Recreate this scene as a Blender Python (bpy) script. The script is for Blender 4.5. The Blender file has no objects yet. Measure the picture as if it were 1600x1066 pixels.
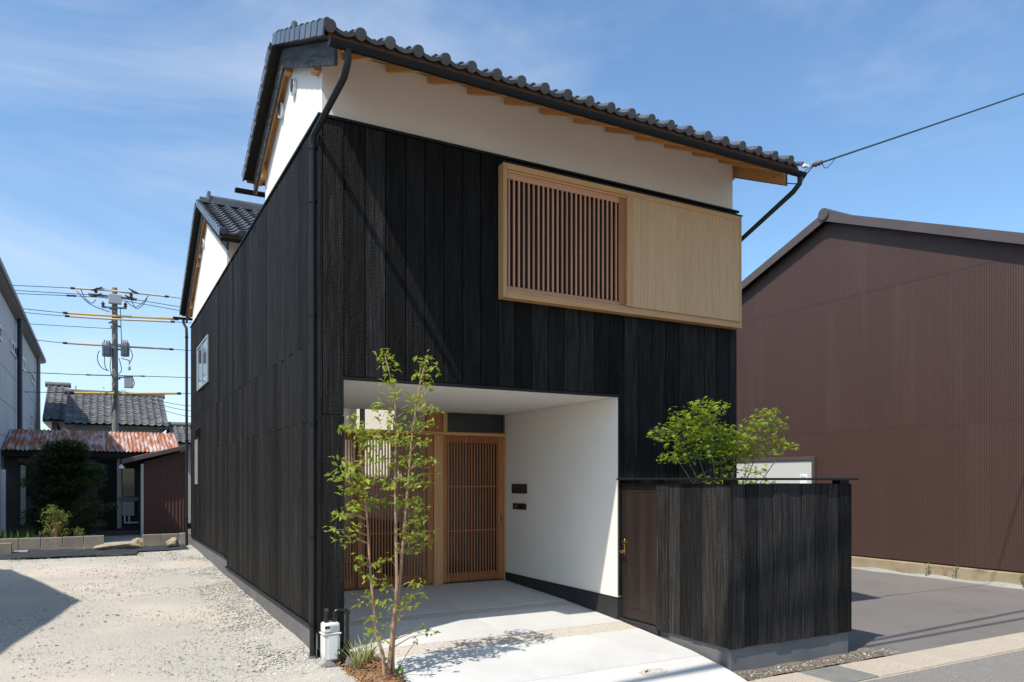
import bpy, bmesh, math, random
import numpy as np
from mathutils import Vector, Matrix
random.seed(7); RNG = np.random.default_rng(7)
SC = bpy.context.scene
COL = SC.collection
R = math.radians
# ------------------------------------------------------------------ camera, sky, sun, exposure
F_PX, YAW, HOR = 1174.85, 0.502, 749.03          # focal length in photo pixels, heading, horizon row
CAM = Vector((-1.876, -7.257, 1.508))
cd = bpy.data.cameras.new('camera'); cam = bpy.data.objects.new('camera', cd); COL.objects.link(cam)
cam.location = CAM; cam.rotation_euler = (R(90), 0, -YAW)
cd.sensor_width = 36; cd.lens = F_PX / 1600 * 36; cd.shift_y = (HOR - 533) / 1600
cd.clip_start = 0.1; cd.clip_end = 2000
SC.camera = cam
SUN = Vector((-0.61, -0.256, 1.0)).normalized()   # towards the sun
ELEV = math.asin(SUN.z); AZ = math.atan2(SUN.x, SUN.y)
W_ = bpy.data.worlds.new('World'); SC.world = W_; W_.use_nodes = True
nt = W_.node_tree; nt.nodes.clear()
def N(tree, t, **kw):
    n = tree.nodes.new(t)
    for k, v in kw.items(): setattr(n, k, v)
    return n
sky = N(nt, 'ShaderNodeTexSky', sky_type='NISHITA'); sky.sun_disc = False
sky.sun_elevation = ELEV; sky.sun_rotation = AZ
sky.altitude = 0; sky.air_density = 1.0; sky.dust_density = 0.9; sky.ozone_density = 1.2
tc = N(nt, 'ShaderNodeTexCoord')
mp = N(nt, 'ShaderNodeMapping'); mp.inputs['Scale'].default_value = (1.1, 1.1, 2.6); mp.inputs['Rotation'].default_value = (0.25, 0.5, 0.4)
nt.links.new(tc.outputs['Generated'], mp.inputs[0])
n1 = N(nt, 'ShaderNodeTexNoise'); n1.inputs['Scale'].default_value = 1.5; n1.inputs['Detail'].default_value = 9; n1.inputs['Roughness'].default_value = .58; n1.inputs['Distortion'].default_value = .7
nt.links.new(mp.outputs[0], n1.inputs['Vector'])
cr = N(nt, 'ShaderNodeMapRange'); cr.inputs[1].default_value = .43; cr.inputs[2].default_value = .76; cr.inputs[3].default_value = 0; cr.inputs[4].default_value = .4; cr.interpolation_type = 'SMOOTHSTEP'
nt.links.new(n1.outputs['Fac'], cr.inputs[0])
mx = N(nt, 'ShaderNodeMixRGB'); mx.inputs[2].default_value = (7.2, 7.5, 8.2, 1)
hs_ = N(nt, 'ShaderNodeHueSaturation'); hs_.inputs['Saturation'].default_value = 1.05; hs_.inputs['Value'].default_value = 1.5
nt.links.new(sky.outputs[0], hs_.inputs['Color'])
tint = N(nt, 'ShaderNodeMixRGB', blend_type='MULTIPLY'); tint.inputs[0].default_value = 1; tint.inputs[2].default_value = (.90, 1.05, 1.10, 1)
nt.links.new(hs_.outputs[0], tint.inputs[1])
nt.links.new(cr.outputs[0], mx.inputs[0]); nt.links.new(tint.outputs[0], mx.inputs[1])
bg = N(nt, 'ShaderNodeBackground'); bg.inputs[1].default_value = 0.118
wo = N(nt, 'ShaderNodeOutputWorld')
nt.links.new(mx.outputs[0], bg.inputs[0]); nt.links.new(bg.outputs[0], wo.inputs[0])
sl = bpy.data.lights.new('sun', 'SUN'); sl.energy = 5.0; sl.angle = R(0.53); sl.color = (1.0, .94, .85)
so = bpy.data.objects.new('sun', sl); COL.objects.link(so)
so.rotation_euler = SUN.to_track_quat('Z', 'Y').to_euler(); so.location = (-20, -20, 30)
VS = SC.view_settings
VS.view_transform = 'Standard'; VS.look = 'None'; VS.gamma = 1; VS.exposure = 0.14; VS.use_curve_mapping = False
SC.render.engine = 'CYCLES'

CY, SY = math.cos(YAW), math.sin(YAW)
def at(u, v, ax, val):
    """photo pixel -> point where its ray meets the plane X, Y or Z = val"""
    r = (u - 800) / F_PX; z = -(v - HOR) / F_PX
    d = Vector((CY*r + SY, -SY*r + CY, z)); i = 'XYZ'.index(ax)
    return CAM + d * ((val - CAM[i]) / d[i])

# ------------------------------------------------------------------ materials
MATS = {}
def lnk(t, a, b): t.links.new(a, b)
def noise(t, vec, scale, detail=4, rough=.55, dist=0):
    n = N(t, 'ShaderNodeTexNoise'); n.inputs['Scale'].default_value = scale; n.inputs['Detail'].default_value = detail
    n.inputs['Roughness'].default_value = rough; n.inputs['Distortion'].default_value = dist
    lnk(t, vec, n.inputs['Vector']); return n.outputs['Fac']
def mapr(t, v, a, b, c, d):
    n = N(t, 'ShaderNodeMapRange'); lnk(t, v, n.inputs[0])
    for i, q in enumerate((a, b, c, d)): n.inputs[i+1].default_value = q
    return n.outputs[0]
def mixc(t, f, a, b, mode='MIX'):
    n = N(t, 'ShaderNodeMixRGB', blend_type=mode)
    for i, q in ((0, f), (1, a), (2, b)):
        if hasattr(q, 'links') or hasattr(q, 'is_output'): lnk(t, q, n.inputs[i])
        else: n.inputs[i].default_value = q if isinstance(q, (int, float)) else (*q, 1)
    return n.outputs[0]
def math_(t, op, a, b=0.0):
    n = N(t, 'ShaderNodeMath', operation=op)
    for i, q in ((0, a), (1, b)):
        if isinstance(q, (int, float)): n.inputs[i].default_value = q
        else: lnk(t, q, n.inputs[i])
    return n.outputs[0]
class M:
    """a Principled material with object coordinates offset by the object's random number"""
    def __init__(s, name, base=(.5, .5, .5), rough=.6, metal=0, spec=.5):
        s.m = bpy.data.materials.new(name); s.m.use_nodes = True; s.t = s.m.node_tree
        s.b = s.t.nodes['Principled BSDF']; s.b.inputs['Base Color'].default_value = (*base, 1)
        s.b.inputs['Roughness'].default_value = rough; s.b.inputs['Metallic'].default_value = metal
        s.b.inputs['Specular IOR Level'].default_value = spec
        oi = N(s.t, 'ShaderNodeObjectInfo'); s.rnd = oi.outputs['Random']
        c = N(s.t, 'ShaderNodeTexCoord'); a = N(s.t, 'ShaderNodeVectorMath', operation='MULTIPLY_ADD')
        cx = N(s.t, 'ShaderNodeCombineXYZ')
        for i in range(3): lnk(s.t, s.rnd, cx.inputs[i])
        lnk(s.t, cx.outputs[0], a.inputs[0]); a.inputs[1].default_value = (37.1, 53.7, 71.3); lnk(s.t, c.outputs['Object'], a.inputs[2])
        s.co = a.outputs[0]; s.plain = c.outputs['Object']
        MATS[name] = s.m
    def vec(s, sc, plain=False):
        m = N(s.t, 'ShaderNodeMapping'); m.inputs['Scale'].default_value = sc; lnk(s.t, s.plain if plain else s.co, m.inputs[0]); return m.outputs[0]
    def col(s, o): lnk(s.t, o, s.b.inputs['Base Color'])
    def rough(s, o): lnk(s.t, o, s.b.inputs['Roughness'])
    def bump(s, h, strength=.5, dist=.01):
        b = N(s.t, 'ShaderNodeBump'); b.inputs['Strength'].default_value = strength; b.inputs['Distance'].default_value = dist
        lnk(s.t, h, b.inputs['Height']); lnk(s.t, b.outputs[0], s.b.inputs['Normal'])
def ramp(t, v, stops):
    n = N(t, 'ShaderNodeValToRGB'); e = n.color_ramp.elements
    while len(e) < len(stops): e.new(.5)
    for q, (p, c) in zip(e, stops): q.position = p; q.color = (*c, 1)
    lnk(t, v, n.inputs[0]); return n.outputs[0]
def charred(name, axis='z', lum=1.0):
    m = M(name, rough=.7, spec=.12); t = m.t
    streak = noise(t, m.vec((11, 11, 1.0)), 1.6, 5, .62, .3)
    fine = noise(t, m.vec((70, 70, 1.6)), 1.2, 5, .65, .2)
    v = N(t, 'ShaderNodeTexVoronoi', feature='F1'); v.inputs['Scale'].default_value = 1.0; v.inputs['Randomness'].default_value = .9
    wob = N(t, 'ShaderNodeVectorMath', operation='ADD')
    nz = N(t, 'ShaderNodeTexNoise'); nz.inputs['Scale'].default_value = 9; lnk(t, m.co, nz.inputs['Vector'])
    lnk(t, m.vec((32, 32, 105)), wob.inputs[0]); lnk(t, nz.outputs['Color'], wob.inputs[1]); lnk(t, wob.outputs[0], v.inputs['Vector'])
    crack = mapr(t, v.outputs['Distance'], .1, .75, 1, 0)
    patch = mapr(t, noise(t, m.vec((7, 7, 1.3)), 1.3, 3), .38, .62, .1, 1)
    h = math_(t, 'ADD', math_(t, 'MULTIPLY', crack, patch), math_(t, 'MULTIPLY', math_(t, 'ADD', streak, fine), .6))
    m.bump(h, .75, .010)
    tone = math_(t, 'MULTIPLY', mapr(t, m.rnd, 0, 1, 1.1, 1.1), mapr(t, streak, .3, .75, .5, 1.6))
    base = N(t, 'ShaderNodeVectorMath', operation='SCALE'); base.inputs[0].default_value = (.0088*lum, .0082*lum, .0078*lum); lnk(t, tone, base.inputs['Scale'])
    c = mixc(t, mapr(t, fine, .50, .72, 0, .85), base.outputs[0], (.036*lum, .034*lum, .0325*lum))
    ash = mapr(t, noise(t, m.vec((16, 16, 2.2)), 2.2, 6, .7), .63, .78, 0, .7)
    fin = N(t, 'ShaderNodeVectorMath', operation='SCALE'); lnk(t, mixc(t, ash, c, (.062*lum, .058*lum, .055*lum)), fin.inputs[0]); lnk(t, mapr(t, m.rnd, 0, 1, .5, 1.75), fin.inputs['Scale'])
    m.col(fin.outputs[0])
    m.rough(mapr(t, crack, 0, 1, .8, .5))
    return m.m
def wood(name, c1, c2, axis='z', rough=.55, fine=1.0, var=.25, spec=.35):
    m = M(name, rough=rough, spec=spec); t = m.t
    s = {'z': (26, 26, 1.1), 'x': (1.1, 26, 26), 'y': (26, 1.1, 26)}[axis]
    s = tuple(q*fine for q in s)
    g = noise(t, m.vec(s), 1.5, 6, .6, .6)
    c = mixc(t, mapr(t, g, .3, .7, 0, 1), c1, c2)
    v = mapr(t, m.rnd, 0, 1, 1-var, 1+var)
    sc = N(t, 'ShaderNodeVectorMath', operation='SCALE'); lnk(t, c, sc.inputs[0]); lnk(t, v, sc.inputs['Scale'])
    m.col(sc.outputs[0]); m.bump(g, .25, .004); return m.m
def plaster(name, base, blotch=.05):
    m = M(name, base, .9, spec=.2); t = m.t
    n = noise(t, m.vec((1, 1, 1)), 1.3, 5, .6); f = noise(t, m.vec((1, 1, 1)), 130, 3)
    k = mapr(t, n, .25, .75, 1-blotch, 1+blotch*.4)
    sc = N(t, 'ShaderNodeVectorMath', operation='SCALE'); sc.inputs[0].default_value = base; lnk(t, k, sc.inputs['Scale']); m.col(sc.outputs[0])
    w_ = noise(t, m.vec((1, 1, 1)), 7, 5, .6, .8)
    m.bump(math_(t, 'ADD', f, math_(t, 'ADD', math_(t, 'MULTIPLY', n, 2), math_(t, 'MULTIPLY', w_, 1.5))), .25, .005); return m.m
def mottled(name, c1, c2, scale=3, rough=.85, bump=.3, bscale=60, bdist=.006, metal=0, spec=.35, stretch=(1, 1, 1), c3=None, s3=8, var=0, t3=(.56, .70)):
    m = M(name, c1, rough, metal, spec); t = m.t
    n = noise(t, m.vec(stretch), scale, 7, .62, .2)
    c = mixc(t, mapr(t, n, .3, .7, 0, 1), c1, c2)
    if c3: c = mixc(t, mapr(t, noise(t, m.vec(stretch), s3, 6, .65), t3[0], t3[1], 0, 1), c, c3)
    if var:
        sc = N(t, 'ShaderNodeVectorMath', operation='SCALE'); lnk(t, c, sc.inputs[0]); lnk(t, mapr(t, m.rnd, 0, 1, 1-var, 1+var), sc.inputs['Scale']); c = sc.outputs[0]
    m.col(c); m.bump(noise(t, m.vec((1, 1, 1)), bscale, 4, .6), bump, bdist); return m.m
def speckle(name, c1, c2, c3, scale=90, rough=.9, broad=1.2, bump=.5, patch=None):
    """stony ground: fine grains of three tones over broad patches"""
    m = M(name, c1, rough, 0, .25); t = m.t
    v = N(t, 'ShaderNodeTexVoronoi'); v.inputs['Scale'].default_value = scale; lnk(t, m.co, v.inputs['Vector'])
    sep = N(t, 'ShaderNodeSeparateColor'); lnk(t, v.outputs['Color'], sep.inputs[0])
    c = mixc(t, sep.outputs[0], c1, c2); c = mixc(t, mapr(t, sep.outputs[1], .72, .8, 0, 1), c, c3)
    b = noise(t, m.vec((1, 1, 1)), broad, 6, .62, .3)
    if patch: c = mixc(t, mapr(t, b, .46, .62, 0, .85), c, patch)
    m.col(c); m.bump(math_(t, 'SUBTRACT', noise(t, m.vec((1, 1, 1)), scale*.6, 4, .7), math_(t, 'MULTIPLY', v.outputs['Distance'], .8)), bump, .012); return m.m
def leafmat(name, c1, c2, trans=.45):
    m = M(name, c1, .45, 0, .4); t = m.t
    g = N(t, 'ShaderNodeNewGeometry'); c = mixc(t, g.outputs['Random Per Island'], c1, c2); m.col(c)
    tr = N(t, 'ShaderNodeBsdfTranslucent'); lnk(t, mixc(t, .35, c, (.5, .62, .05)), tr.inputs[0])
    ms = N(t, 'ShaderNodeMixShader'); ms.inputs[0].default_value = trans
    lnk(t, m.b.outputs[0], ms.inputs[1]); lnk(t, tr.outputs[0], ms.inputs[2])
    lnk(t, ms.outputs[0], t.nodes['Material Output'].inputs['Surface']); return m.m
def plainm(name, c, rough=.5, metal=0, spec=.5, bump=0, bscale=40):
    m = M(name, c, rough, metal, spec)
    n = noise(m.t, m.co, bscale, 3)
    m.rough(mapr(m.t, n, .2, .8, max(rough-.08, .02), rough+.08))
    if bump: m.bump(n, bump, .003)
    return m.m
def glass(name, tint=(.02, .025, .03)):
    m = M(name, tint, .04, 0, .8); return m.m

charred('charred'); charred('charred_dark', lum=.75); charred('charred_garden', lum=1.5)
plaster('plaster', (.82, .772, .705)); plaster('ceiling', (.76, .72, .66), .02)
wood('cedar', (.42, .175, .068), (.31, .11, .04), var=.15); wood('cedar_x', (.42, .175, .068), (.31, .11, .04), 'x', var=.15)
wood('hinoki', (.60, .345, .16), (.47, .25, .105), var=.12); wood('hinoki_x', (.60, .34, .155), (.46, .24, .10), 'x', var=.12)
wood('sugi_panel', (.60, .375, .195), (.48, .285, .14), var=.03, fine=2.2)
wood('rose_slat', (.58, .29, .17), (.46, .20, .11), var=.15); wood('rose_slat_x', (.58, .29, .17), (.46, .20, .11), 'x', var=.15)
wood('rafter_y', (.66, .36, .145), (.54, .265, .09), 'y', var=.12); wood('rafter_x', (.60, .31, .12), (.48, .22, .075), 'x', var=.12)
wood('soffit_board', (.58, .36, .17), (.50, .28, .12), 'x', var=.1)
wood('dark_door', (.031, .0205, .017), (.017, .0115, .010), var=.25, rough=.45)
bm_ = M('barge', rough=.75, spec=.2); q_ = N(bm_.t, 'ShaderNodeMapping'); q_.vector_type = 'TEXTURE'; q_.inputs['Rotation'].default_value = (math.atan(.465), 0, 0); q_.inputs['Scale'].default_value = (1/22, 1/1.3, 1/22)
lnk(bm_.t, bm_.plain, q_.inputs[0]); g_ = noise(bm_.t, q_.outputs[0], 1.4, 6, .6, .8); bm_.col(mixc(bm_.t, mapr(bm_.t, g_, .35, .68, 0, 1), (.034, .034, .034), (.115, .112, .110))); bm_.bump(g_, .3, .004)
mottled('kawara', (.070, .072, .078), (.115, .118, .126), 2.5, .27, .12, 60, .002, spec=.6, var=.16)
plainm('black_metal', (.011, .0108, .0108), .5, .0, .22, .05); plainm('black_pipe', (.016, .0162, .017), .42, 0, .35)
plainm('pipe_black_gas', (.008, .008, .009), .25, 0, .6)
mottled('foundation', (.115, .115, .118), (.155, .155, .157), 2.2, .8, .2, 70, .003)
mottled('foundation_dark', (.022, .022, .024), (.034, .034, .036), 3, .7, .2, 70, .003)
mottled('concrete', (.60, .59, .565), (.455, .448, .432), .7, .8, .25, 170, .002, c3=(.54, .53, .51), s3=3.5, var=.03)
speckle('pebble_band', (.53, .475, .41), (.60, .545, .475), (.42, .365, .31), 85, .85, bump=.7)
speckle('gravel_ground', (.425, .398, .347), (.49, .46, .40), (.33, .31, .275), 80, .95, .55, .6, patch=(.54, .475, .395))
speckle('stone', (.46, .435, .39), (.36, .345, .315), (.53, .495, .44), 5, .9, 1, .3)
mottled('soil', (.30, .215, .145), (.20, .145, .10), 5, .95, .8, 35, .03)
mottled('grey_soil', (.23, .195, .15), (.15, .125, .095), 6, .95, .9, 40, .03)
mottled('mulch', (.34, .175, .08), (.22, .11, .05), 6, .9, .3, 60, .004, c3=(.42, .30, .18), s3=9, var=.3)
mottled('asphalt_lot', (.150, .137, .126), (.185, .169, .156), .45, .9, .7, 200, .006, c3=(.125, .114, .105), s3=1.0)
speckle('asphalt_street', (.165, .155, .145), (.22, .205, .19), (.32, .30, .27), 150, .9, .9, .5, patch=(.225, .21, .195))
speckle('kerb_concrete', (.50, .43, .345), (.43, .37, .30), (.33, .28, .22), 120, .9, 1.6, .4, patch=(.42, .36, .29))
mottled('drain_cover', (.16, .16, .145), (.21, .21, .19), 7, .8, .4, 90, .004)
mottled('brown_siding', (.068, .0365, .029), (.060, .032, .0255), .8, .5, .08, 2.2, .02, spec=.33, stretch=(1, 1.6, .09), c3=(.073, .042, .035), s3=1.1)
mottled('brown_trim', (.098, .075, .070), (.078, .058, .054), 1.5, .4, .1, 20, .002, spec=.5)
mottled('footing', (.36, .30, .20), (.28, .215, .13), 3, .95, .7, 40, .01, c3=(.20, .135, .08), s3=2.5)
mottled('footing_grey', (.34, .335, .31), (.26, .255, .235), 5, .95, .7, 50, .01)
plainm('offwhite_door', (.55, .55, .50), .6); plainm('white_plate', (.82, .82, .84), .4)
mottled('rust_roof', (.38, .13, .055), (.27, .085, .04), 1.4, .85, .3, 60, .004, c3=(.47, .41, .385), s3=2.2, stretch=(4.5, .6, .6), t3=(.46, .60))
plainm('brown_corr', (.075, .028, .022), .55)
mottled('grey_wall', (.56, .55, .55), (.50, .49, .49), .8, .8, .1, 40, .003)
plainm('grey_trim', (.19, .175, .165), .6); plainm('navy_pipe', (.02, .022, .045), .4); plainm('alu', (.55, .56, .57), .35, .6); plainm('white_frame', (.72, .73, .74), .4)
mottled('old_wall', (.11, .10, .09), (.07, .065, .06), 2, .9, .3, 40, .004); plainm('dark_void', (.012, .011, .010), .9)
mottled('pale_wall', (.44, .42, .37), (.37, .35, .31), 1.5, .9, .2, 40, .004)
mottled('old_kawara', (.085, .083, .088), (.19, .185, .185), 2.2, .6, .3, 30, .004, c3=(.30, .29, .28), s3=4)
mottled('block', (.30, .265, .215), (.23, .20, .16), 5, .95, .6, 90, .006, var=.12)
mottled('rock', (.42, .345, .235), (.28, .225, .15), 7, .95, .9, 25, .03, c3=(.20, .155, .105), s3=9)
plainm('weed_sheet', (.033, .036, .043), .5, 0, .5, .3, 14)
mottled('pole_concrete', (.27, .25, .23), (.19, .175, .16), 6, .9, .2, 40, .004)
plainm('grey_steel', (.20, .215, .235), .5, .2); plainm('grey_box', (.34, .36, .385), .55)
plainm('line_cover', (.62, .42, .12), .5); plainm('line_cover_pale', (.62, .50, .36), .5); plainm('line_cover_pink', (.58, .40, .32), .5)
plainm('cable', (.014, .014, .016), .5); plainm('cable_grey', (.12, .125, .135), .6); plainm('green_cable', (.02, .05, .045), .5); plainm('porcelain_brown', (.10, .045, .035), .3)
plainm('meter_white', (.70, .70, .66), .45, 0, .4); plainm('brass', (.72, .47, .17), .22, 1.0); plainm('bronze', (.030, .018, .012), .4)
plainm('galv', (.17, .175, .185), .5, .3)
mottled('bark', (.42, .265, .16), (.30, .18, .105), 8, .85, .5, 60, .006, stretch=(1, 1, .3)); mottled('bark_dark', (.12, .085, .06), (.07, .05, .035), 8, .9, .5, 60, .006); mottled('bark_grey', (.20, .19, .13), (.14, .13, .09), 8, .85, .5, 60, .006)
leafmat('leaf_tree', (.17, .27, .018), (.42, .45, .06), .52); leafmat('leaf_maple', (.17, .28, .016), (.40, .45, .05), .52)
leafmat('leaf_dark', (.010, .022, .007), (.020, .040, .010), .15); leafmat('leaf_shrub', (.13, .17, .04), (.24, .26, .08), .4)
leafmat('grass', (.06, .12, .02), (.12, .19, .04), .35); leafmat('leaf_variegated', (.20, .24, .08), (.46, .44, .24), .3); leafmat('leaf_broad', (.03, .10, .015), (.06, .17, .025), .3)
glass('glass_dark'); glass('glass_sky', (.05, .06, .07))
mottled('stain_wood', (.16, .075, .035), (.11, .05, .024), 6, .6, .2, 60, .003)

# ------------------------------------------------------------------ mesh builder
class MB:
    def __init__(s): s.v = []; s.f = []
    def add(s, vs, fs):
        o = len(s.v); s.v += [tuple(p) for p in vs]; s.f += [tuple(i+o for i in q) for q in fs]; return s
    def box(s, x0, x1, y0, y1, z0, z1):
        vs = [(x, y, z) for x in (x0, x1) for y in (y0, y1) for z in (z0, z1)]
        return s.add(vs, [(0, 1, 3, 2), (4, 6, 7, 5), (0, 4, 5, 1), (2, 3, 7, 6), (0, 2, 6, 4), (1, 5, 7, 3)])
    def prism(s, poly, ax, a, b):
        """polygon in the two other axes (in x,y,z order) swept along ax from a to b"""
        n = len(poly); i = 'xyz'.index(ax)
        def mk(p, c): q = list(p); q.insert(i, c); return tuple(q)
        vs = [mk(p, a) for p in poly] + [mk(p, b) for p in poly]
        fs = [tuple(range(n)), tuple(range(2*n-1, n-1, -1))] + [(k, k+n, (k+1) % n+n, (k+1) % n) for k in range(n)]
        return s.add(vs, fs)
    def bar(s, p, q, w, h, up=(0, 0, 1)):
        """rectangular bar from p to q: w across, h along up"""
        p, q = Vector(p), Vector(q); d = (q-p).normalized(); sd = d.cross(Vector(up))
        if sd.length < 1e-5: sd = d.cross(Vector((1, 0, 0)))
        sd.normalize(); u = sd.cross(d).normalized()
        vs = [e + sd*a*w/2 + u*b*h/2 for e in (p, q) for a, b in ((-1, -1), (1, -1), (1, 1), (-1, 1))]
        return s.add(vs, [(0, 1, 2, 3), (7, 6, 5, 4)] + [(k, (k+1) % 4, (k+1) % 4+4, k+4) for k in range(4)][::-1])
    def tube(s, pts, r, n=8, caps=True):
        pts = [Vector(p) for p in pts]; rs = r if hasattr(r, '__len__') else [r]*len(pts)
        d0 = (pts[1]-pts[0]).normalized(); a = d0.orthogonal().normalized(); o = len(s.v); L = len(pts)
        for i, p in enumerate(pts):
            d = ((pts[min(i+1, L-1)]-p).normalized() + (p-pts[max(i-1, 0)]).normalized())
            d = d.normalized() if d.length > 1e-6 else d0
            a = (a - d*a.dot(d)).normalized(); b = d.cross(a)
            for k in range(n):
                t = 2*math.pi*k/n; s.v.append(tuple(p + (a*math.cos(t)+b*math.sin(t))*rs[i]))
        for i in range(L-1):
            for k in range(n): s.f.append((o+i*n+k, o+i*n+(k+1) % n, o+(i+1)*n+(k+1) % n, o+(i+1)*n+k))
        if caps: s.f.append(tuple(o+k for k in range(n))[::-1]); s.f.append(tuple(o+(L-1)*n+k for k in range(n)))
        return s
    def rev(s, prof, c, n=16):
        """lathe: profile of (radius, z) round the vertical through c"""
        o = len(s.v); L = len(prof)
        for r, z in prof:
            for k in range(n): s.v.append((c[0]+r*math.cos(2*math.pi*k/n), c[1]+r*math.sin(2*math.pi*k/n), c[2]+z))
        for i in range(L-1):
            for k in range(n): s.f.append((o+i*n+k, o+i*n+(k+1) % n, o+(i+1)*n+(k+1) % n, o+(i+1)*n+k))
        s.f.append(tuple(o+k for k in range(n))[::-1]); s.f.append(tuple(o+(L-1)*n+k for k in range(n))); return s
    def mesh(s, name, smooth=False, bevel=0):
        me = bpy.data.meshes.new(name); me.from_pydata(s.v, [], s.f); me.update()
        if bevel or True:
            bm = bmesh.new(); bm.from_mesh(me); bmesh.ops.recalc_face_normals(bm, faces=bm.faces)
            if bevel: bmesh.ops.bevel(bm, geom=bm.edges[:], offset=bevel, segments=1, affect='EDGES', clamp_overlap=True)
            bm.to_mesh(me); bm.free()
        if smooth:
            me.polygons.foreach_set('use_smooth', [True]*len(me.polygons))
            me.set_sharp_from_angle(angle=R(40))
        return me
    def build(s, name, mat, parent=None, smooth=False, bevel=0, **props):
        return put(name, s.mesh(name, smooth, bevel), mat, parent, **props)
WORLD = {}
def wpos(o): return WORLD.get(o.name, Vector((0, 0, 0)))
def put(name, me, mat, parent=None, loc=(0, 0, 0), rot=(0, 0, 0), scale=None, **props):
    """link one mesh object; loc is in world metres whatever the parent"""
    if mat and not me.materials: me.materials.append(MATS[mat])
    o = bpy.data.objects.new(name, me); COL.objects.link(o)
    o.location = Vector(loc); o.rotation_euler = rot
    if scale: o.scale = scale
    WORLD[o.name] = Vector(loc)
    if parent: o.parent = parent; o.location = Vector(loc) - wpos(parent)
    for k, v in props.items(): o[k] = v
    return o
def thing(name, label, cat, loc, group=None):
    o = bpy.data.objects.new(name, None); COL.objects.link(o); o.location = loc; o.empty_display_size = .2
    WORLD[o.name] = Vector(loc); o['label'] = label; o['category'] = cat
    if group: o['group'] = group
    return o
def tag(o, label, cat, group=None):
    o['label'] = label; o['category'] = cat
    if group: o['group'] = group
    return o
_cache = {}
def chamfer_mesh(a, b, c, r):
    key = (round(a, 3), round(b, 3), round(c, 3), r)
    if key in _cache: return _cache[key].copy() if False else _cache[key]
    bm = bmesh.new(); a, b, c = a/2, b/2, c/2; r = min(r, a*.5, b*.5, c*.5)
    for sx in (-1, 1):
        for sy in (-1, 1):
            for sz in (-1, 1):
                bm.verts.new((sx*a, sy*(b-r), sz*(c-r))); bm.verts.new((sx*(a-r), sy*b, sz*(c-r))); bm.verts.new((sx*(a-r), sy*(b-r), sz*c))
    bmesh.ops.convex_hull(bm, input=bm.verts[:]); bmesh.ops.dissolve_limit(bm, angle_limit=R(1), verts=bm.verts[:], edges=bm.edges[:])
    me = bpy.data.meshes.new('piece'); bm.to_mesh(me); bm.free(); _cache[key] = me; return me
_mc = {}
def piece(name, mat, parent, x0, x1, y0, y1, z0, z1, r=.004, rot=(0, 0, 0), **props):
    me = chamfer_mesh(abs(x1-x0), abs(y1-y0), abs(z1-z0), r)
    k = (me.name, mat)
    if k not in _mc:
        m2 = me.copy(); m2.materials.append(MATS[mat]); _mc[k] = m2
    return put(name, _mc[k], None, parent, ((x0+x1)/2, (y0+y1)/2, (z0+z1)/2), rot, **props)

# ------------------------------------------------------------------ ground, lots, street
def gz(y): return -.226 + .017*y if y > -1 else -.243 + (y+1)*.12
def sheet(name, xs, ys, zf, mat, kind='structure', jitter=0):
    mb = MB(); n = len(ys)
    for x in xs:
        for y in ys: mb.v.append((x, y, zf(x, y) + (RNG.uniform(-jitter, jitter) if jitter else 0)))
    for i in range(len(xs)-1):
        for j in range(n-1): mb.f.append((i*n+j, (i+1)*n+j, (i+1)*n+j+1, i*n+j+1))
    o = mb.build(name, mat, smooth=True); o['kind'] = kind; return o
MB().box(-500, 500, -300, 700, -1.0, -.56).build('ground', 'grey_soil', kind='structure')
lin = np.linspace
sheet('gravel_lot', list(lin(-30, -.3, 120)) + list(lin(-.28, .10, 6)), list(lin(-2.05, 13, 90)) + [16, 20, 30, 60], lambda x, y: gz(min(y, 14)) + .014*math.sin(x*2.3+y*1.1)*math.sin(y*1.7-x), 'gravel_ground', jitter=.006)
sheet('street', list(lin(-60, 60, 61)), list(lin(-14, -2.5, 24)), lambda x, y: -.43 + .012*min(0, y+2.5)*-.3, 'asphalt_street')
sheet('parking_lot', list(lin(5.2, 40, 60)), list(lin(-2.07, 40, 60)), lambda x, y: -.415 + .0035*(y+2), 'asphalt_lot')
kerb = MB().box(-40, 40, -2.58, -2.06, -.55, -.424).build('kerb', 'kerb_concrete', kind='structure')
x = -9.6; i = 0
while x < 30:
    w = .6
    near = 3.0 < x < 14
    cov = (3.95 <= x < 4.5)
    piece('drain_cover' if cov else 'kerb_block', 'drain_cover' if cov else 'kerb_concrete', kerb, x+.004, x+w-.004, -2.555, -2.075, -.50, -.405 + random.uniform(-.002, .002), .008)
    x += w; i += 1
sheet('soil_strip', list(lin(3.55, 5.75, 60)), list(lin(-2.07, -1.70, 12)), lambda x, y: -.402 + .006*math.sin(9*x)*math.sin(13*y), 'grey_soil', jitter=.004)
def rock_mesh(name, n, seedpts=14, flat=.6):
    bm = bmesh.new()
    for k in range(seedpts):
        v = Vector(RNG.normal(size=3)).normalized(); v.z *= flat; bm.verts.new(v*RNG.uniform(.8, 1.1))
    bmesh.ops.convex_hull(bm, input=bm.verts[:]); me = bpy.data.meshes.new(name); bm.to_mesh(me); bm.free(); return me
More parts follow.
